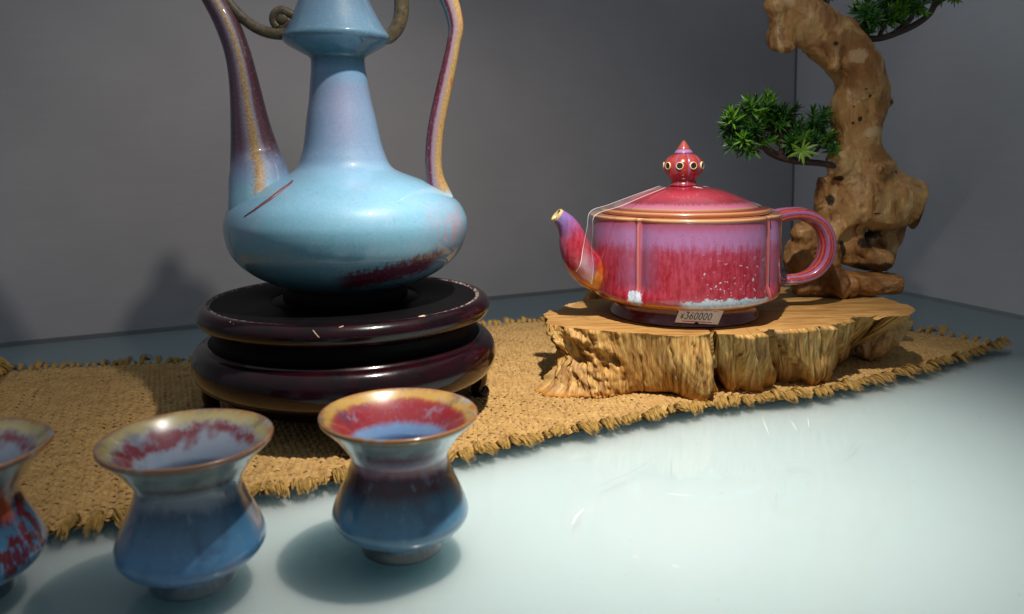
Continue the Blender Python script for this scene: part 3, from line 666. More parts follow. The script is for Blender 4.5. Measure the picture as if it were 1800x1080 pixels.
        c = g.mix(g.step(Z, .098, .088), c, g.mix(.5, c, (.20, .01, .04)))
        c = g.mix(g.band(Z, .1118, .1145, .0006), c, (.30, .16, .36)); c = g.mix(g.band(Z, .1145, .122, .0006), c, (.34, .06, .045))
    elif kind == 'foot':
        c = g.mix(g.step(n, .35, .7), (.09, .006, .014), (.13, .010, .024))
    elif kind == 'spout':
        uu = g.add(U, g.mul(g.sub(n2, .5), .1)); c = g.mix(g.step(g.add(n2, g.mul(V_, .12)), .50, .66), red, vio)
        c = g.mix(g.step(V_, .62, .95), c, g.mix(g.step(n, .4, .6), (.22, .09, .28), (.17, .14, .38)))
        org = g.mix(g.step(n2, .45, .6), (.46, .09, .008), (.66, .26, .02)); c = g.mix(g.mul(g.step(g.add(V_, g.mul(g.sub(n2, .5), .12)), .30, .25), g.step(uu, .55, .30)), c, org)
        c = g.mix(g.step(V_, .965, .985), c, (.50, .38, .16))
        dots = g.mul(g.step(g.vor(o, 420, 'F1'), .20, .10), g.step(g.noise(o, 60, 3), .46, .56)); c = g.mix(g.mul(dots, .6), c, (.16, .008, .03))
    else:                                                        # strap handle, stripes along it
        uu = g.add(U, g.mul(g.sub(n, .5), .02)); s = g.math('SINE', g.mul(uu, 37.7))
        c = g.mix(g.step(s, -.1, .8), red, (.30, .11, .21)); c = g.mix(g.step(s, .8, 1.0), c, (.24, .13, .29)); c = g.mix(g.step(s, -.80, -.97), c, (.40, .10, .045))
        c = g.mix(g.mul(g.step(V_, .85, .96), g.step(g.noise(o, 130, 3), .5, .56)), c, (.50, .44, .56))
    return g.done(c, .26, g.bump(g.add(g.mul(fine, .3), g.noise(o, 200, 3)), .06, .0006), coat=1.0, coat_rough=.035)
PM = {k: pot_glaze(k) for k in ('body', 'lid', 'knob', 'foot', 'spout', 'handle')}
prof = spline([(.050, .0555), (.058, .0575), (.0622, .0600), (.0640, .0635), (.0645, .0680), (.0648, .080), (.0648, .095), (.0646, .108), (.0645, .1128), (.0652, .1143), (.0650, .1156), (.0634, .1160), (.0605, .1160), (.0590, .1162), (.0555, .1162)], 4)
v, f, u = lathe([tuple(q) for q in prof], TX, TY, 360, pot_fn); mesh('body', v, f, PM['body'], pot, uv=u)
prof = spline([(.0505, .0452), (.0512, .0458), (.0500, .0490), (.0492, .0530), (.0500, .0558)], 3)
v, f, u = lathe([tuple(q) for q in prof], TX, TY, 128); mesh('foot', v, f, PM['foot'], pot, uv=u)
prof = [(.0560, .1160), (.0570, .1166), (.0576, .1176), (.0574, .1187), (.0562, .1193), (.0530, .1198), (.0502, .1202)] + [tuple(q) for q in spline([(.0492, .1203), (.0478, .1216), (.0426, .1246), (.0370, .1270), (.0313, .1292), (.0233, .1320), (.0150, .1336), (.0100, .1343), (.0086, .1352), (.0080, .1385)], 4)]
v, f, u = lathe(prof, TX, TY, 160); mesh('lid', v, f, PM['lid'], pot, uv=u)
lid = [c for c in pot.children if c.name.startswith('lid')][-1]
# knob: nine-lobed bulb, dark-pierced with cream rings, cone on top
kz = .1385
def knob_fn(th, l, r, z):
    k = abs(math.sin(4.5 * (th + .02))); w = 1.0 if .1405 < z < .1570 else 0.0
    return (r * (1 - .055 * w * (1 - k ** .5)), z)
prof = spline([(.0098, .1350), (.0084, .1370), (.0086, .1388), (.0095, .1402), (.0115, .1420), (.0129, .1450), (.0134, .1480), (.0129, .1510), (.0112, .1538), (.0085, .1558), (.0062, .1568), (.0064, .1576), (.0052, .1592), (.0044, .1600), (.0042, .1608), (.0026, .1632), (.0010, .1655), (.0001, .1660)], 4); prof[:, 0] = np.maximum(prof[:, 0], .0001)
v, f, u = lathe([tuple(q) for q in prof], TX - .0006, TY, 180, knob_fn); knob = mesh('knob', v, f, PM['knob'], lid, uv=u)
g = G('cream_rim'); M_cream = g.done((.72, .58, .34), .3, coat=1.0)
g = G('hole_black'); M_hole = g.done((.004, .004, .004), .8)
VH = []; VR = []
for k in range(9):
    th = R(-10.5) + VIEW + 2 * math.pi * k / 9; d = Vector((math.sin(th), -math.cos(th), 0)); s = Vector((math.cos(th), math.sin(th), 0)); c0 = Vector((TX - .0006, TY, .1486)) + d * .01335; V = []; F = []
    for j in range(25):
        a = 2 * math.pi * j / 24; e = s * math.cos(a) + Vector((0, 0, math.sin(a)))
        V += [c0 + e * .0027 - d * .0006, c0 + e * .0025 + d * .00040, c0 + e * .0021 + d * .00035, c0 + e * .0019 - d * .0003]
        if j: F += [(4 * j - 4 + q, 4 * j + q, 4 * j + q + 1, 4 * j - 3 + q) for q in range(3)]
    mesh('hole_rim', V, F, M_cream, lid)
    V = [c0 + (s * math.cos(2 * math.pi * j / 16) + Vector((0, 0, math.sin(2 * math.pi * j / 16)))) * .0020 + d * .00030 for j in range(16)]
    VH.append((V, [tuple(range(16))]))
v, f, u = join(VH); mesh('holes', v, f, M_hole, lid, smooth=False)
# spout, pointing left and a little to the viewer
SYT = TY - .014
rows = [(1082, 488, 30, 30, .012), (1052, 482, 31, 29, .005), (1032, 470, 31, 27, 0), (1018, 452, 29.5, 25, -.002), (1009, 430, 26.5, 22, -.003), (1003, 408, 21.5, 18, -.004), (993, 391, 17, 15, -.005), (978, 378, 13.5, 12.5, -.006)]
P = pth(rows, SYT, 8); v, f, u = tube(P, 32, caps=False)
v = list(v); f = list(f); u = list(u); m = len(P); base = (m - 1) * 33
t = P[-1][:3] - P[-2][:3]; t = t / np.linalg.norm(t); c = P[-1][:3]
for k, (s, dd) in enumerate(((.93, .0005), (.74, .0003), (.66, -.004))):
    for j in range(33): v.append(c + (np.array(v[base + j]) - c) * s + t * dd); u.append((j / 32, 1.0))
    a = base if k == 0 else len(v) - 66; b = len(v) - 33
    f += [(a + j, a + j + 1, b + j + 1, b + j) for j in range(32)]
mesh('spout', v, f, PM['spout'], pot, uv=u)
mesh('spout_bore', [c + (np.array(v[base + j]) - c) * .68 - t * .0036 for j in range(32)], [tuple(range(32))], M_hole, pot, smooth=False)
def strap(ph): return 1 + .045 * math.cos(6 * ph)
rows = [(1340, 388, 14, 19, 0), (1358, 383, 14, 19, 0), (1382, 377, 12, 18, 0), (1410, 377, 11.5, 18, 0), (1434, 388, 12, 18, 0), (1449, 407, 12.5, 17, 0), (1454, 432, 12.5, 17, 0), (1447, 459, 12, 17, 0), (1430, 479, 11, 16, 0), (1408, 489, 10, 15, 0), (1385, 492, 9.5, 14, 0), (1358, 492, 9.5, 14, 0)]
v, f, u = tube(pth(rows, TY + .012, 8), 40, normal=(-.30, .954, 0), shape=strap); mesh('handle', v, f, PM['handle'], pot, uv=u)
# price sticker with its two red rules and the figures, wrapped on the foot
g = G('sticker_paper'); M_pap = g.done(g.mix(g.noise(g.obj, 300, 2), (.96, .96, .93), (.91, .91, .89)), .55)
g = G('red_print'); M_redp = g.done((.60, .03, .03), .5); g = G('black_print'); M_ink = g.done((.03, .03, .035), .5)
ca, cb, cc, cd = (1196, 540.5), (1273, 544.5), (1262, 571), (1186, 567)     # tl tr br bl
def tag_pt(u_, v_, lift=0.0):           # u across, v down
    x = (ca[0] * (1 - u_) + cb[0] * u_) * (1 - v_) + (cd[0] * (1 - u_) + cc[0] * u_) * v_
    y = (ca[1] * (1 - u_) + cb[1] * u_) * (1 - v_) + (cd[1] * (1 - u_) + cc[1] * u_) * v_
    o = Vector((0, 0, CAM_H)); d = Vector(ray(x, y)).normalized(); Rr = .0519 + .0007 * v_ + lift
    ox, oy = o.x - TX, o.y - TY; A = d.x ** 2 + d.y ** 2; B = 2 * (ox * d.x + oy * d.y); C = ox * ox + oy * oy - Rr * Rr
    t_ = (-B - math.sqrt(max(B * B - 4 * A * C, 0))) / (2 * A); return o + d * t_
V = [tag_pt(i / 16, j / 5) for j in range(6) for i in range(17)]; F = [(j * 17 + i, j * 17 + i + 1, (j + 1) * 17 + i + 1, (j + 1) * 17 + i) for j in range(5) for i in range(16)]
V2 = [tag_pt(i / 16, j / 5, -.0002) for j in range(6) for i in range(17)]; n0 = len(V); rim = [i for i in range(17)] + [17 * j + 16 for j in range(1, 6)] + [85 + i for i in range(15, -1, -1)] + [17 * j for j in range(4, 0, -1)]
F = [q[::-1] for q in F] + [tuple(n0 + i for i in q) for q in F] + [(rim[k], rim[(k + 1) % len(rim)], n0 + rim[(k + 1) % len(rim)], n0 + rim[k]) for k in range(len(rim))]
tag = mesh('price_sticker', V + V2, F, M_pap, pot, smooth=False)
def stroke(pts, w, mat, lift=.00012):
    P = [np.array(q, float) for q in pts]; V = []; F = []; Q = []
    for a, b in zip(P[:-1], P[1:]):
        m = max(1, int(np.hypot(*(b - a)) / .04)); Q += [a + (b - a) * i / m for i in range(m)]
    Q.append(P[-1]); asp = np.array((1.0, 2.9))
    for i, q in enumerate(Q):
        t = (Q[min(i + 1, len(Q) - 1)] - Q[max(i - 1, 0)]) / 1.0; t = t * np.array((2.9, 1.0)); t /= np.linalg.norm(t) + 1e-9
        s = np.array((-t[1] / 2.9, t[0])) * w
        V += [tag_pt(*(q - s), lift), tag_pt(*(q + s), lift)]
    return V, [(2 * i, 2 * i + 1, 2 * i + 3, 2 * i + 2) for i in range(len(Q) - 1)]
def glyph(ch, x, y, w, h):
    P = []
    if ch == '0': P = [[(x + w / 2 + w / 2 * math.sin(a), y + h / 2 - h / 2 * math.cos(a)) for a in np.linspace(0, 6.2832, 17)]]
    if ch == '3': P = [[(x, y), (x + w, y), (x + w * .5, y + h * .38), (x + w * .9, y + h * .5), (x + w, y + h * .72), (x + w * .75, y + h * .95), (x + w * .35, y + h), (x, y + h * .88)]]
    if ch == '6': P = [[(x + w * .8, y), (x + w * .35, y + h * .3), (x + w * .05, y + h * .62), (x + w * .1, y + h * .88), (x + w * .5, y + h), (x + w * .9, y + h * .88), (x + w, y + h * .68), (x + w * .8, y + h * .48), (x + w * .45, y + h * .46), (x + w * .12, y + h * .6)]]
    if ch == 'Y': P = [[(x, y), (x + w / 2, y + h * .45), (x + w, y)], [(x + w / 2, y + h * .45), (x + w / 2, y + h)], [(x + w * .05, y + h * .52), (x + w * .95, y + h * .52)], [(x + w * .05, y + h * .72), (x + w * .95, y + h * .72)]]
    return P
pr = []
for s in glyph('Y', .085, .40, .065, .34): pr.append(stroke(s, .020, None))
for i, ch in enumerate('360000'):
    for s in glyph(ch, .185 + i * .106, .31, .070, .43): pr.append(stroke(s, .026, None))
v, f, u = join(pr); mesh('price_print', v, f, M_ink, tag, smooth=False)
pr = [stroke([(.13, .14), (.87, .14)], .022, None), stroke([(.15, .89), (.84, .89)], .022, None)]
v, f, u = join(pr); mesh('ruled_lines', v, f, M_redp, tag, smooth=False)
nt = []
for (uc, vc, sg) in ((.49, .0, 1), (.50, 1.0, -1)):
    nt.append(([tag_pt(uc, vc, .0001)] + [tag_pt(uc + .05 * math.cos(a), vc + sg * .10 * math.sin(a), .0001) for a in np.linspace(0, math.pi, 9)], [(0, i, i + 1) for i in range(1, 9)]))
v, f, u = join(nt); mesh('notches', v, f, M_hole, tag, smooth=False)
# clear film strip tied over the lid from spout to handle
g = G('clear_film'); g.b.inputs['Base Color'].default_value = (1, .98, .98, 1); g.b.inputs['Roughness'].default_value = .08; g.b.inputs['Alpha'].default_value = .13
g.b.inputs['Coat Weight'].default_value = 1.0; g.b.inputs['Coat Roughness'].default_value = .05; g.b.inputs['Specular IOR Level'].default_value = 1.0; M_film = g.m
g = G('film_edge'); M_fedge = g.done((.85, .82, .82), .2, coat=1.0, Alpha=.55)
film = thing('plastic_strap', 'clear plastic strap pulled tight over the lid of the red teapot', 'strap', (TX, TY, .12))
def film_strip(rows, n=6):
    """rows: (px,py,Y) pairs left edge / right edge"""
    A = spline([tuple(aty(x, y, Y)) for (x, y, Y), _ in rows], n); B = spline([tuple(aty(x, y, Y)) for _, (x, y, Y) in rows], n)
    V = []; m = 5
    for a, b in zip(A, B):
        for j in range(m):
            t_ = j / (m - 1); V.append(a * (1 - t_) + b * t_ + np.array((0, 0, .0006 * math.sin(t_ * 9))))
    F = [(i * m + j, i * m + j + 1, (i + 1) * m + j + 1, (i + 1) * m + j) for i in range(len(A) - 1) for j in range(m - 1)]
    mesh('film', V, F, M_film, film)
    for E in (A, B):
        v, f, u = tube([(*q, .00018) for q in E], 6); mesh('film_edge', v, f, M_fedge, film)
Yf, Yb = TY - .010, TY + .006
film_strip([((1170, 330, TY - .012), (1160, 327, TY + .004)), ((1130, 346, TY - .022), (1110, 345, TY - .002)), ((1090, 363, TY - .034), (1070, 360, TY - .012)), ((1047, 378, TY - .050), (1038, 372, TY - .026)), ((1042, 405, TY - .048), (1032, 400, TY - .027)), ((1040, 440, TY - .040), (1025, 436, TY - .025)), ((1043, 470, TY - .036), (1020, 465, TY - .034)), ((1040, 500, TY - .034), (1012, 478, TY - .030))])
film_strip([((1218, 328, TY - .012), (1228, 326, TY + .006)), ((1250, 335, TY - .016), (1256, 332, TY + .008)), ((1290, 349, TY - .014), (1300, 346, TY + .010)), ((1330, 366, TY - .008), (1338, 362, TY + .014)), ((1356, 377, TY - .004), (1372, 372, TY + .016)), ((1363, 392, TY - .004), (1376, 378, TY + .016))])

# ------------------------------------------------------------------ root slab
g = G('slab_side_wood'); o_ = g.obj; U, V_, _ = g.sep(g.uv)
gr = g.noise(g.comb(g.add(g.mul(U, 60.0), g.mul(g.noise(g.comb(g.mul(U, 20.0), g.mul(V_, 1.2), 0.0), 1.5, 2), 0.5)), g.mul(V_, .30), 0.0), 7, 4, .60)
blotch = g.noise(o_, 38, 5, .6, .6); fib = g.noise(g.map(o_, (1, 1, .045)), 700, 3, .6)
c = g.ramp(gr, [(.31, (.075, .030, .008)), (.41, (.27, .135, .036)), (.50, (.42, .235, .068)), (.59, (.55, .345, .11)), (.71, (.68, .48, .20))])
c = g.mix(g.mul(g.step(blotch, .52, .70), .5), c, (.36, .23, .13)); c = g.mix(g.mul(g.step(blotch, .42, .28), .6), c, (.50, .24, .05))
c = g.mix(g.mul(g.step(fib, .5, .3), .45), c, (.16, .075, .025))
c = g.mix(g.step(V_, .10, .03), c, g.mix(.6, c, (.50, .21, .04)))
M_side = g.done(c, .62, g.bump(g.add(g.mul(fib, .35), gr), .40, .0009), spec=.25)
g = G('slab_top_wood'); o_ = g.obj
gr = g.noise(g.map(o_, (.55, 3.2, 1), rot=(0, 0, -.35)), 34, 6, .62, 1.4); fib = g.noise(g.map(o_, (.2, 2.6, 1), rot=(0, 0, -.35)), 500, 4, .7)
c = g.ramp(gr, [(.28, (.22, .10, .028)), (.45, (.36, .19, .058)), (.60, (.45, .26, .085)), (.75, (.52, .33, .12))])
c = g.mix(g.mul(g.step(fib, .5, .28), .35), c, (.20, .10, .035)); M_top = g.done(c, .5, g.bump(g.add(fib, gr), .35, .0008), spec=.3)
slab = thing('wood_slab', 'thick rough edged root wood slab on the burlap, carrying the red teapot', 'wood slab', (.18, .53, .002))
SZ = .0448
def wpt(x, y, z=SZ): p = atz(x, y, z); return (p.x, p.y)
top_px = [(958, 560), (968, 571), (1000, 576), (1060, 582), (1120, 586), (1180, 591), (1225, 591), (1247, 588), (1252, 581), (1256, 583), (1262, 588), (1300, 588), (1335, 586), (1352, 583), (1360, 578), (1372, 579), (1400, 577), (1440, 574), (1468, 571), (1480, 564), (1494, 562), (1502, 556)]
top = [wpt(*q) for q in top_px] + [(.272, .512), (.283, .519), wpt(1585, 556), (.311, .527), wpt(1604, 540), (.3175, .562), (.318, .582), (.300, .612), (.25, .635), (.19, .640), (.14, .622), (.1092, .5980), (.088, .584), (.074, .562), (.058, .548), (.053, .538)]
bot_px = [(954, 688), (985, 697), (1040, 696), (1090, 691), (1140, 690), (1180, 692), (1215, 702), (1248, 705), (1254, 692), (1258, 660), (1272, 680), (1290, 688), (1330, 686), (1350, 678), (1358, 672), (1375, 674), (1405, 674), (1435, 672), (1452, 668), (1466, 656), (1470, 640), (1478, 630)]
bot = [(atz(x, y, .004).x, atz(x, y, .004).y) for x, y in bot_px] + [(.262, .552), (.270, .558), (.272, .560), (.275, .565), (.280, .572), (.285, .585), (.285, .595), (.270, .605), (.24, .620), (.19, .625), (.15, .61), (.12, .592), (.10, .58), (.085, .562), (.072, .545), (.058, .520)]
def resample(P, n):
    P = np.vstack([P, P[:1]]); return P
NT = 26
def closed(Pts, n):
    P = np.array(Pts); m = len(P); out = []
    for i in range(m):
        a, b, c, d = P[(i - 1) % m], P[i], P[(i + 1) % m], P[(i + 2) % m]
        for t in np.linspace(0, 1, n, endpoint=False):
            cr = 0.5 * ((2 * b) + (c - a) * t + (2 * a - 5 * b + 4 * c - d) * t * t + (3 * b - a - 3 * c + d) * t ** 3); li = b + (c - b) * t
            out.append(li * .6 + cr * .4)
    return np.array(out)
TP, BP = closed(top, NT), closed(bot, NT); N = len(TP); NL = 34
V = []; UVs = []
peri = np.concatenate([[0], np.cumsum(np.hypot(*np.diff(TP, axis=0).T))]); cen = TP.mean(0)
xcrack = wpt(1253, 588)[0]
for j in range(NL + 1):
    h = j / NL; z = .003 + (SZ - .003) * h
    for i in range(N):
        p = BP[i] * (1 - h) + TP[i] * h
        tn = TP[(i + 3) % N] - TP[i - 3]; tn = tn / (np.linalg.norm(tn) + 1e-9); nr = np.array((tn[1], -tn[0]))
        s = peri[i]; bumpy = math.sin(math.pi * min(1, max(0, h * 1.02 + .04))) ** .35
        x = TP[i][0]
        left = 1 / (1 + math.exp((x - .085) / .006)); right = 1 / (1 + math.exp(-(x - xcrack) / .004))
        d = 0
        sk = s + .16 * h * (1 - h * .5) * (1 - right) * (x > .10) * .35
        grain = ridged((sk * 230, h * .7, 3.1), 2) - .9
        d += (.0004 * (1 - right) * (1 - left) + .0011 * right + .0006 * left) * grain
        wv = s * 62 + .9 * mn.noise((s * 34, 0, 4)) + h * (.7 + .6 * mn.noise((s * 20, 0, 0))) + .16 * mn.noise((s * 50, h * 1.6, 1)); k0 = math.floor(wv)
        rs = lambda q: (math.sin(q * 12.9898) * 43758.5453) % 1.0
        d -= right * (.0030 if wv - k0 < .10 and rs(k0 + .3) > .35 else 0)
        d += right * (.0085 * (rs(k0) - .5) + .0045 * (wv - k0 - .5) * (rs(k0 + .5) * 2 - 1) + .0010 * (ridged((s * 75, h * 1.2, 7.7), 2) - 1.0))
        d += (1 - right) * (1 - left) * .0010 * (rs(math.floor(wv * .7)) - .5)
        d += left * (.0052 * fbm((s * 90, h * 5, 1.3), 5) + .0016 * (ridged((s * 170, h * 12 + 4 * mn.noise((s * 60, h * 4, 0)), 5), 3) - 1))
        d += (1 - left) * .0016 * fbm((s * 40, h * 1.6, 2.2), 2)
        # left end scooped in at half height, ragged toe at the bottom
        d -= left * .009 * math.sin(math.pi * min(1, h * 1.05)) ** 1.2 * (1 / (1 + math.exp((x - .066) / .004)))
        if h < .13: d += (.13 - h) * (.035 * left * abs(fbm((s * 230, h * 40, 9), 3)) - .018 * (1 - left))
        # bulge between the burr and the crack
        d += .004 * math.exp(-((x - .135) / .022) ** 2) * math.sin(math.pi * h)
        for kx, k1, sl in ((1121, .62, .004), (1165, .95, -.010), (1205, .9, -.012), (1090, .35, .006), (1012, .8, .003)):
            wx = wpt(kx, 584)[0] - sl * (1 - h) + .0015 * mn.noise((kx, h * 9, 0))
            if h < k1 and p[1] < .53: d -= .0022 * math.exp(-((x - wx) / .00055) ** 2)
        # knot holes in the burr
        for hx, hh, hr, dp in ((1062, .56, .0022, .006), (1068, .50, .0026, .006), (1040, .42, .0022, .005), (1003, .57, .0016, .004), (992, .47, .0015, .004), (1022, .68, .0013, .003), (1046, .40, .0012, .005)):
            wx = wpt(hx, 582)[0]; q = ((x - wx) / hr) ** 2 + ((h - hh) * .042 / hr) ** 2
            if q < 6 and p[1] < .55: d -= dp * math.exp(-q)
        pp = p + nr * d * (1 if h < .985 else .4)
        zz_ = z + (0.0007 * fbm((s * 160, 5, 5), 3) if j == NL else 0)
        if j == 0: zz_ = .0022 + max(0, .004 * fbm((s * 45, 1, 1), 3) + (.0032 if .09 < x < .13 else 0))
        V.append((pp[0], pp[1], zz_)); UVs.append((s, h))
side_rows = NL + 1
F = [tuple(q[::-1]) for q in grid_faces(side_rows, N)]
F = [tuple(q[::-1]) for q in F]
# bottom cap
V.append((cen[0], cen[1], .004)); UVs.append((0, 0)); cb_ = len(V) - 1
F += [((i + 1) % N, i, cb_) for i in range(N)]
mesh('bark_edge', V, F, M_side, slab, uv=UVs)
top_ring = V[NL * N:(NL + 1) * N]
V = list(top_ring); UVs = [(q[0], q[1]) for q in V]; RI = 22
for k in range(1, RI):
    t = (k / RI) ** 1.3
    for i in range(N):
        q = top_ring[i]; x = q[0] * (1 - t) + cen[0] * t; y = q[1] * (1 - t) + cen[1] * t
        if k == 1: x, y = q[0] + (cen[0] - q[0]) * .010, q[1] + (cen[1] - q[1]) * .010
        z = SZ - .0001 + .00045 * fbm((x * 60, y * 120, 3), 3) * (1 if k > 1 else .3)
        # crack running in from the front edge, knot hollow on the right
        cx_ = xcrack + .0035 * math.sin((y - .47) * 90); z -= .004 * math.exp(-((x - cx_) / .0009) ** 2) * max(0, 1 - max(0, y - .470) / .05)
        for (qx, qy, rx, ry, dp) in ((1512, 562, .0065, .0022, .006), (1540, 556, .0045, .0015, .003), (1555, 563, .006, .004, -.0012), (1010, 551, .011, .003, .0035)):
            w = wpt(qx, qy); z -= dp * math.exp(-(((x - w[0]) / rx) ** 2 + ((y - w[1]) / ry) ** 2))
        rr_ = math.hypot(x - TX, y - TY)
        if rr_ < .056: z = min(z, SZ + .0002)
        V.append((x, y, z)); UVs.append((x, y))
V.append((cen[0], cen[1], SZ)); UVs.append((cen[0], cen[1])); cc_ = len(V) - 1
F = [tuple(q) for q in grid_faces(RI, N)] + [((RI - 1) * N + i, (RI - 1) * N + (i + 1) % N, cc_) for i in range(N)]
mesh('sawn_top', V, F, M_top, slab, uv=UVs)

# lumps and logs: tubes remeshed into one skin, then carved along the grain
def organic(name, tubes, balls, vox, mat, parent, amp=.0008, freq=120, stretch=(1, 1, .25), cuts=(), post=None, fine=.0004):
    bm = bmesh.new()
    for P, n in tubes:
        V, F, U = tube(P, n); vs = [bm.verts.new(tuple(q)) for q in V]
        for q in F:
            try: bm.faces.new([vs[i] for i in q])
            except ValueError: pass
    for (c, r, sc) in balls:
        m = Matrix.Translation(c) @ Matrix.Diagonal((*(r * s for s in sc), 1)); bmesh.ops.create_uvsphere(bm, u_segments=20, v_segments=12, radius=1, matrix=m)
    bmesh.ops.remove_doubles(bm, verts=bm.verts, dist=1e-6)
    bmesh.ops.recalc_face_normals(bm, faces=bm.faces)
    me = bpy.data.meshes.new('tmp'); bm.to_mesh(me); bm.free(); o = bpy.data.objects.new('tmp', me); S.collection.objects.link(o)
    m = o.modifiers.new('r', 'REMESH'); m.mode = 'VOXEL'; m.voxel_size = vox
    m = o.modifiers.new('s', 'SMOOTH'); m.factor = .6; m.iterations = 7
    dg = bpy.context.evaluated_depsgraph_get(); dg.update(); e = o.evaluated_get(dg); nm = bpy.data.meshes.new_from_object(e)
    bpy.data.objects.remove(o); bpy.data.meshes.remove(me)
    n = len(nm.vertices); co = np.empty(n * 3, np.float32); nm.vertices.foreach_get('co', co); co = co.reshape(-1, 3); nr = np.array([v.normal[:] for v in nm.vertices])
    out = co.copy()
    for i in range(n):
        p = Vector(co[i]); q = Vector((p.x * freq * stretch[0], p.y * freq * stretch[1], p.z * freq * stretch[2]))
        q += Vector((mn.noise(p * 40), mn.noise(p * 40 + Vector((9, 0, 0))), mn.noise(p * 40 + Vector((0, 9, 0))))) * .9
        d = amp * (ridged(q, 3) - 1.1) + .0022 * mn.noise(p * 55) * (amp / .0008) * .6 + fine * mn.noise(p * 700)
        for (hc, hr, dp) in cuts:
            k = (p - hc).length / hr
            if k < 2.4: d -= dp * math.exp(-k * k)
        out[i] = co[i] + nr[i] * d
    off = np.array(wloc(parent)); nm.vertices.foreach_set('co', (out - off).ravel().astype(np.float32)); nm.polygons.foreach_set('use_smooth', [True] * len(nm.polygons)); nm.update()
    nm.materials.clear(); nm.materials.append(mat); nm.name = name
    return link(name, nm, parent)
def drift(name, dirv, base, dark, light, sc=1.0, spots=()):
    g = G(name); o = g.obj; a = g.map(o, dirv)
    gr = g.noise(a, 85 * sc, 6, .68, .8); fib = g.noise(g.map(o, tuple(x * 3 for x in dirv)), 320, 4, .7); bl = g.noise(o, 30, 4, .6, .5)
    c = g.ramp(gr, [(.33, dark), (.45, base), (.54, base), (.66, light)])
    c = g.mix(g.mul(g.step(bl, .52, .60), .70), c, g.mix(.5, light, base)); c = g.mix(g.mul(g.step(bl, .47, .36), .75), c, dark)
    c = g.mix(g.mul(g.step(fib, .48, .30), .4), c, tuple(x * .5 for x in dark))
    pit = g.mul(g.step(g.vor(o, 130, 'F1'), .13, .06), g.step(g.noise(o, 40), .55, .62)); c = g.mix(pit, c, (.03, .015, .006))
    X, Y, Z = g.sep(o); wob = g.mul(g.sub(g.noise(g.map(o, (1, 1, .6)), 110, 4, .75), .5), 2.6)
    for (q, rx, rz, col) in spots:
        d = g.math('SQRT', g.add(g.math('POWER', g.mul(g.sub(X, q.x - .31), 1 / rx), 2.0), g.math('POWER', g.mul(g.sub(Z, q.z - .045), 1 / rz), 2.0)))
        c = g.mix(g.mul(g.step(g.add(d, wob), 1.15, .75), .97 if col[0] < .05 else .62), c, col)
    return g.done(c, .5, g.bump(g.add(g.mul(gr, 1.0), g.mul(fib, .5)), .6, .0010), spec=.3, coat=.14, coat_rough=.30)
M_lump = drift('weathered_wood', (1.6, 1.6, .35), (.50, .30, .12), (.17, .075, .025), (.68, .48, .26), 1.3)
g2 = [(1580, 556, 24, 20), (1562, 574, 27, 22), (1540, 594, 27, 22), (1522, 612, 22, 18), (1512, 622, 14, 12)]
def pth_y(rows, n=6):   # x,y,r,(b),Y each its own depth
    out = []
    for q in rows:
        x, y, r, b, Y = q; p = aty(x, y, Y); k = FPX / Y; out.append((p.x, p.y, p.z, r / k, b / k))
    return spline(out, n)
organic('burl', [(pth_y([(1592, 556, 15, 22, .545), (1572, 568, 24, 26, .545), (1552, 584, 28, 30, .550), (1532, 602, 27, 30, .556), (1516, 620, 18, 24, .558)], 6), 24)], [], .0011, M_lump, slab, amp=.0022, freq=170, stretch=(1.1, .6, .5))
organic('bark_nub', [(pth_y([(1032, 520, 12, 12, .60), (1046, 516, 13, 12, .60), (1058, 524, 8, 8, .60), (1040, 532, 9, 9, .60)], 4), 14)], [(aty(1035, 531, .60), .0055, (1, 1, 1))], .0011, M_lump, slab, amp=.0008, freq=160)
organic('bark_nub', [(pth_y([(985, 552, 4, 6, .553), (992, 545, 6, 8, .560), (1005, 540, 6, 8, .572), (1030, 535, 6, 8, .580)], 4), 12)], [], .0011, M_lump, slab, amp=.0010, freq=200)

# ------------------------------------------------------------------ driftwood bonsai
BY = .592
bon = thing('bonsai', 'artificial bonsai with twisted driftwood trunk and green needle foliage behind the teapot', 'bonsai', (.31, .59, .045))
P3 = lambda x, y, dy=0: aty(x, y, BY + dy)
_pale, _hole_shade, _rust = (.58, .40, .21), (.030, .013, .005), (.19, .065, .012)  # the hole colour paints the hollows' inner shade onto the wood
M_trunk = drift('driftwood', (1.0, 1.0, .30), (.40, .205, .068), (.13, .046, .011), (.60, .41, .18), 1.0,
    [(P3(1478, 78), .017, .010, _rust), (P3(1502, 140), .012, .020, _rust), (P3(1533, 195), .008, .014, _rust), (P3(1440, 40), .008, .010, _rust), (P3(1530, 270), .012, .008, _rust),
     (P3(1490, 102), .0065, .0055, _pale), (P3(1523, 233), .0105, .0040, _pale), (P3(1376, 8), .004, .004, _pale), 
     (P3(1511, 172), .0017, .0014, _hole_shade), (P3(1504, 160), .0015, .0010, _hole_shade), (P3(1495, 211), .0017, .0022, _hole_shade), (P3(1484, 218), .0010, .0010, _hole_shade), (P3(1452, 82), .0018, .0014, _hole_shade), (P3(1561, 181), .0012, .0018, _hole_shade), (P3(1553, 208), .0014, .0014, _hole_shade), (P3(1517, 372), .0040, .0009, _hole_shade), (P3(1561, 302), .0016, .0016, _hole_shade), (P3(1512, 424), .010, .0045, _hole_shade), (P3(1540, 412), .007, .004, _hole_shade), (P3(1465, 313), .004, .0022, _hole_shade), (P3(1450, 352), .0025, .004, _hole_shade), (P3(1520, 466), .014, .004, _hole_shade), (P3(1470, 440), .003, .008, _hole_shade)])
M_rootw = drift('dark_root_wood', (1.4, 1.4, .5), (.27, .13, .045), (.10, .04, .014), (.42, .25, .10))
M_log = drift('log_wood', (.35, 1.2, 1.2), (.28, .125, .035), (.11, .045, .014), (.46, .27, .12))
K = FPX / BY
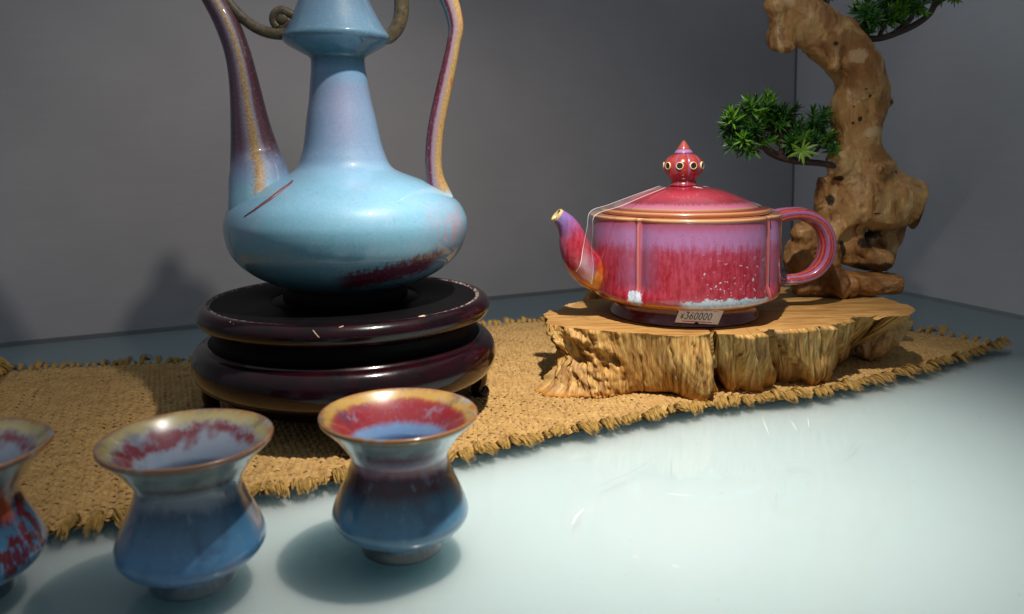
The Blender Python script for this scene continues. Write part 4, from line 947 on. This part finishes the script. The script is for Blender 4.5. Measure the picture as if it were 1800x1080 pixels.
trunk_rows = [(1520, 395, 66, 50), (1518, 350, 70, 52), (1520, 318, 60, 44), (1514, 285, 46, 38), (1508, 250, 41, 36), (1508, 212, 44, 38), (1512, 180, 46, 38), (1516, 155, 44, 38), (1506, 122, 44, 36), (1482, 92, 43, 36), (1452, 62, 43, 36), (1422, 40, 41, 34), (1400, 14, 36, 32), (1388, -15, 34, 30), (1384, -50, 30, 28), (1390, -90, 24, 24), (1380, -120, 16, 16)]
tb = [(pth(trunk_rows, BY, 5), 28),
      (pth([(1470, 345, 40, 40), (1520, 350, 58, 50), (1565, 352, 52, 46), (1592, 356, 46, 42), (1604, 360, 43, 40)], BY, 5), 24),            # sawn stub to the right
      (pth([(1500, 395, 34, 40), (1460, 400, 24, 34), (1450, 340, 14, 20), (1447, 310, 10, 14)], BY, 5), 16),
      (pth([(1478, 392, 40, 40), (1485, 425, 34, 34), (1505, 448, 26, 34), (1545, 458, 22, 34), (1560, 462, 15, 26)], BY, 5), 18),
      (pth([(1560, 380, 34, 30), (1560, 410, 28, 22), (1557, 435, 18, 18), (1562, 462, 10, 14)], BY + .012, 5), 14),
      (pth([(1366, 12, 22, 20), (1378, 40, 22, 22), (1377, 68, 20, 20), (1386, 84, 12, 14)], BY - .002, 5), 16),
      (pth([(1520, 410, 30, 20), (1525, 440, 28, 20), (1530, 470, 20, 16)], BY + .018, 5), 14)]
bl = [(P3(1370, 66, -.002), .0095, (.9, 1, 1.25)), (P3(1381, 84, -.010), .0058, (1.2, 1, .7)), (P3(1362, 80, -.004), .0040, (1, 1, 1)), (P3(1368, 10, -.005), .0085, (1.2, 1, .9)), (P3(1354, 3), .0050, (1, 1, 1.2)), (P3(1352, 18, .002), .0035, (1, 1, 1)), (P3(1478, 50, .004), .012, (1.2, 1, .8)), (P3(1492, 46, .004), .006, (1, 1, 1)), (P3(1466, 118, -.012), .005, (1, 1, 1)), (P3(1455, 105, -.004), .003, (1, 1, 1)),
      (P3(1552, 300, -.016), .006, (1.5, 1, .8)), (P3(1478, 290, -.006), .011, (1, 1, 1.1)), (P3(1560, 180), .004, (1, 1, 1)), (P3(1460, 420, -.004), .014, (1, 1, 1))]
ct = [(P3(1508, 422, -.022), .0095, .012), (P3(1535, 415, -.022), .0080, .012), (P3(1492, 435, -.020), .0050, .008), (P3(1463, 312, -.018), .0055, .008), (P3(1448, 355, -.014), .006, .006), (P3(1510, 172, -.018), .0016, .004), (P3(1495, 210, -.018), .0022, .004), (P3(1484, 218, -.018), .0012, .003), (P3(1452, 82, -.016), .0018, .003), (P3(1515, 365, -.02), .0022, .003), (P3(1519, 468, -.02), .010, .010)]
organic('trunk', tb, bl,   .0014, M_trunk, bon, amp=.0013, freq=70, stretch=(1, 1, .3), cuts=ct)
# sawn end face of the stub
g = G('sawn_end'); c = g.mix(g.step(g.vor(g.obj, 55, 'F1'), .2, .6), (.16, .11, .06), (.38, .28, .16)); M_end = g.done(c, .6)
c0 = P3(1607, 360, 0); rng = random.Random(2); V = [tuple(c0 + Vector((.0012, 0, 0)))]; nn = 30
for i in range(nn):
    a = 2 * math.pi * i / nn; k = 1 + .07 * math.sin(3 * a) + rng.uniform(-.02, .02); V.append((c0.x + .0045 * math.sin(a) * -1 * 0 - .0008 + .001 * math.cos(a), c0.y + .0165 * k * math.cos(a), c0.z + .0180 * k * math.sin(a)))
mesh('sawn_face', V, [(0, 1 + i, 1 + (i + 1) % nn) for i in range(nn)], M_end, bon, smooth=True)
tb = [(pth([(1395, 475, 16, 20), (1405, 440, 24, 28), (1428, 415, 24, 28), (1450, 405, 20, 24)], BY - .004, 5), 18), (pth([(1388, 484, 14, 16), (1410, 480, 22, 24), (1435, 468, 26, 28), (1455, 450, 24, 26), (1462, 430, 20, 24)], BY - .004, 5), 18),
      (pth([(1452, 430, 20, 24), (1458, 462, 19, 24), (1468, 490, 20, 24), (1478, 512, 17, 22), (1484, 520, 14, 18)], BY - .012, 5), 18), (pth([(1395, 505, 15, 18), (1420, 500, 22, 22), (1450, 498, 26, 22), (1470, 502, 22, 20)], BY - .004, 5), 18)]
organic('root', tb, [(P3(1412, 412, -.008), .010, (1, 1, 1))], .0014, M_rootw, bon, amp=.0013, freq=120, stretch=(1, 1, .6))
organic('root_log', [(pth([(1482, 500, 20, 20), (1500, 498, 23, 20), (1535, 498, 22, 20), (1560, 498, 21, 20), (1580, 500, 17, 17)], BY - .006, 5), 20)], [(P3(1494, 505, -.012), .008, (.8, 1, 1.2))], .0013, M_log, bon, amp=.0012, freq=120, stretch=(.3, 1, 1))
g = G('dark_twig'); M_twig = g.done(g.mix(g.noise(g.obj, 300, 3), (.028, .016, .012), (.07, .04, .03)), .6, g.bump(g.noise(g.obj, 500, 3), .5, .0006))
# scraped pale patches and a broken twig stub on the trunk
# branches
def branch(rows, dy, parent=bon):
    P = pth(rows, BY + dy, 5); v, f, u = tube(P, 12); return mesh('branch', v, f, M_twig, parent), P
b1, P1 = branch([(1470, 292, 6), (1440, 287, 5.5), (1405, 284, 6), (1375, 277, 7), (1352, 266, 7), (1338, 250, 6), (1330, 232, 4.5)], -.010)
for q in ([(1372, 276, 5), (1375, 255, 5.5), (1372, 235, 5), (1368, 215, 3)], [(1348, 262, 4), (1330, 245, 4), (1312, 228, 3)], [(1378, 278, 4), (1400, 262, 4), (1420, 240, 3)], [(1372, 238, 4), (1385, 225, 3.5), (1392, 205, 3)], [(1372, 240, 4), (1352, 222, 3), (1345, 200, 2)], [(1410, 284, 3), (1430, 270, 3), (1445, 255, 2.5)]):
    v, f, u = tube(pth(q, BY - .010, 4), 8); mesh('twig', v, f, M_twig, b1)
b2, P2 = branch([(1498, 58, 5), (1512, 66, 6), (1545, 68, 5.5), (1580, 57, 5.5), (1610, 43, 5.5), (1632, 27, 5), (1642, 10, 5), (1650, -12, 5), (1665, -40, 4)], .002)
for q in ([(1520, 66, 4), (1520, 45, 4), (1528, 20, 3.5), (1530, -10, 3)], [(1545, 66, 4), (1555, 40, 4), (1560, 10, 3), (1565, -20, 3)], [(1572, 58, 4.5), (1592, 42, 4.5), (1602, 30, 4), (1600, 5, 3)], [(1640, 14, 4), (1660, -2, 4), (1690, -8, 3)]):
    v, f, u = tube(pth(q, BY + .002, 4), 8); mesh('twig', v, f, M_twig, b2)
b3, P3b = branch([(1425, 30, 5), (1438, 18, 5), (1450, -5, 4), (1455, -30, 4)], .020)
# foliage sprigs: a short stem with flat pointed plastic leaves fanned out in whorls
g = G('needle_green'); oi = g.N.new('ShaderNodeObjectInfo'); rnd = oi.outputs['Random']; U, V_, _ = g.sep(g.uv)
c = g.ramp(rnd, [(0, (.005, .038, .012)), (.40, (.014, .085, .014)), (.72, (.045, .175, .014)), (1, (.17, .38, .018))])
c = g.mix(g.mul(V_, .6), c, g.mix(.4, c, (.10, .26, .02)))
M_leaf = g.done(c, .38, spec=.5, **{'Subsurface Weight': 0.0}); M_leaf.node_tree.nodes['Principled BSDF'].inputs['Transmission Weight'].default_value = 0.0
def sprig_mesh(seed):
    rng = random.Random(seed); V = []; F = []; UV = []
    Hs = .0085
    for lv in range(4):
        z0 = Hs * lv / 4; nl = 5 if lv < 3 else 6; off = rng.uniform(0, 6)
        for k in range(nl):
            a = off + 2 * math.pi * k / nl + rng.uniform(-.25, .25); el = R([18, 32, 48, 66][lv]) + rng.uniform(-.22, .22); L = (.0098 - .0008 * lv) * rng.uniform(.75, 1.2); w = .00072 * rng.uniform(.8, 1.2)
            d = Vector((math.cos(a) * math.cos(el), math.sin(a) * math.cos(el), math.sin(el))); s = Vector((-math.sin(a), math.cos(a), 0)); up = s.cross(d) * -1
            o = len(V)
            for i, (t, ww, ii) in enumerate(((0, .5, 0), (.35, 1.0, 0), (.7, .8, 0), (1.0, .05, 0))):
                p = Vector((0, 0, z0)) + d * (L * t) + Vector((0, 0, -.0012 * t * t)); V += [tuple(p - s * w * ww), tuple(p + up * .00030 * (1 - t)), tuple(p + s * w * ww)]; UV += [(0, t)] * 3
            for i in range(3): F += [(o + 3 * i, o + 3 * i + 3, o + 3 * i + 4, o + 3 * i + 1), (o + 3 * i + 1, o + 3 * i + 4, o + 3 * i + 5, o + 3 * i + 2)]
    v, f, u = tube([(0, 0, -.002, .0006), (0, 0, .004, .0005), (0, 0, .009, .0004)], 5, normal=(0, 1, 0)); o = len(V); V += [tuple(q) for q in v]; F += [tuple(i + o for i in q) for q in f]; UV += [(0, 0)] * len(v)
    me = bpy.data.meshes.new('sprig'); me.from_pydata([tuple(map(float, q)) for q in V], [], F); l = me.uv_layers.new(name='UVMap')
    for lp in me.loops: l.data[lp.index].uv = UV[lp.vertex_index]
    me.polygons.foreach_set('use_smooth', [True] * len(me.polygons)); me.materials.append(M_leaf); return me
SPM = [sprig_mesh(40 + i) for i in range(6)]
def sprigs(regions, parent, rng, yc, depth):
    for (cx_, cy_, rx, ry, n, k0) in regions:
        i = 0; tries = 0
        while i < n and tries < 4000:
            tries += 1; a, b, c = rng.uniform(-1, 1), rng.uniform(-1, 1), rng.uniform(-1, 1)
            rr = a * a + b * b + c * c
            if rr > 1 or rr < .16: continue
            p = aty(cx_ + a * rx, cy_ + b * ry, yc + c * depth)
            d = Vector((a * .9, c * .7, .55 - b * .8)).normalized(); q = d.to_track_quat('Z', 'Y')
            o = link('sprig', rng.choice(SPM), parent); off = wloc(parent)
            o.location = p - off - d * .006; o.rotation_mode = 'QUATERNION'
            o.rotation_quaternion = q @ Matrix.Rotation(rng.uniform(0, 6.28), 4, 'Z').to_quaternion(); s = k0 * rng.uniform(.62, 1.25); o.scale = (s, s, s); i += 1
rg_ = random.Random(11)
sprigs([(1318, 232, 46, 40, 44, 1.05), (1340, 190, 36, 22, 20, 1.05), (1372, 205, 26, 26, 16, 1.0), (1398, 236, 36, 34, 30, 1.0), (1432, 212, 28, 28, 20, 1.0), (1445, 246, 30, 22, 14, 1.0), (1468, 258, 16, 16, 7, .9), (1292, 208, 18, 24, 8, 1.05)], b1, rg_, BY - .008, .022)
sprigs([(1538, 22, 30, 30, 32, 1.0), (1575, 12, 28, 36, 28, 1.0), (1612, -4, 30, 24, 16, 1.0), (1665, -14, 34, 14, 14, .9), (1525, 44, 14, 16, 6, .9)], b2, rg_, BY + .004, .020)
sprigs([(1440, 4, 18, 18, 9, .8), (1450, -15, 18, 14, 8, .8)], b3, rg_, BY + .024, .010)
# the bright splayed star of leaves under the left crown
V = []; F = []; c0 = P3(1410, 266, -.036)
for a, L, w in ((200, 30, 3.2), (25, 26, 2.6), (-12, 28, 2.6), (-38, 20, 2.6), (-88, 24, 2.8), (85, 22, 2.6), (150, 26, 2.8), (-112, 18, 2.4), (55, 18, 2.4), (172, 18, 2.2)):
    d = Vector((math.cos(R(a)), -.25, math.sin(R(a)))); s = Vector((-math.sin(R(a)), 0, math.cos(R(a)))); o = len(V)
    for t, ww in ((0, .4), (.3, 1), (.7, .8), (1, .05)):
        p = c0 + d * (L / K * t); V += [p - s * (w / K * ww), p + Vector((0, -.0006, 0)), p + s * (w / K * ww)]
    for i in range(3): F += [(o + 3 * i, o + 3 * i + 3, o + 3 * i + 4, o + 3 * i + 1), (o + 3 * i + 1, o + 3 * i + 4, o + 3 * i + 5, o + 3 * i + 2)]
g = G('fresh_green'); M_lime = g.done(g.mix(g.noise(g.obj, 200, 2), (.15, .26, .018), (.09, .19, .012)), .4)
mesh('leaf_star', V, F, M_lime, b1, label='bright lime green splayed star of leaves')
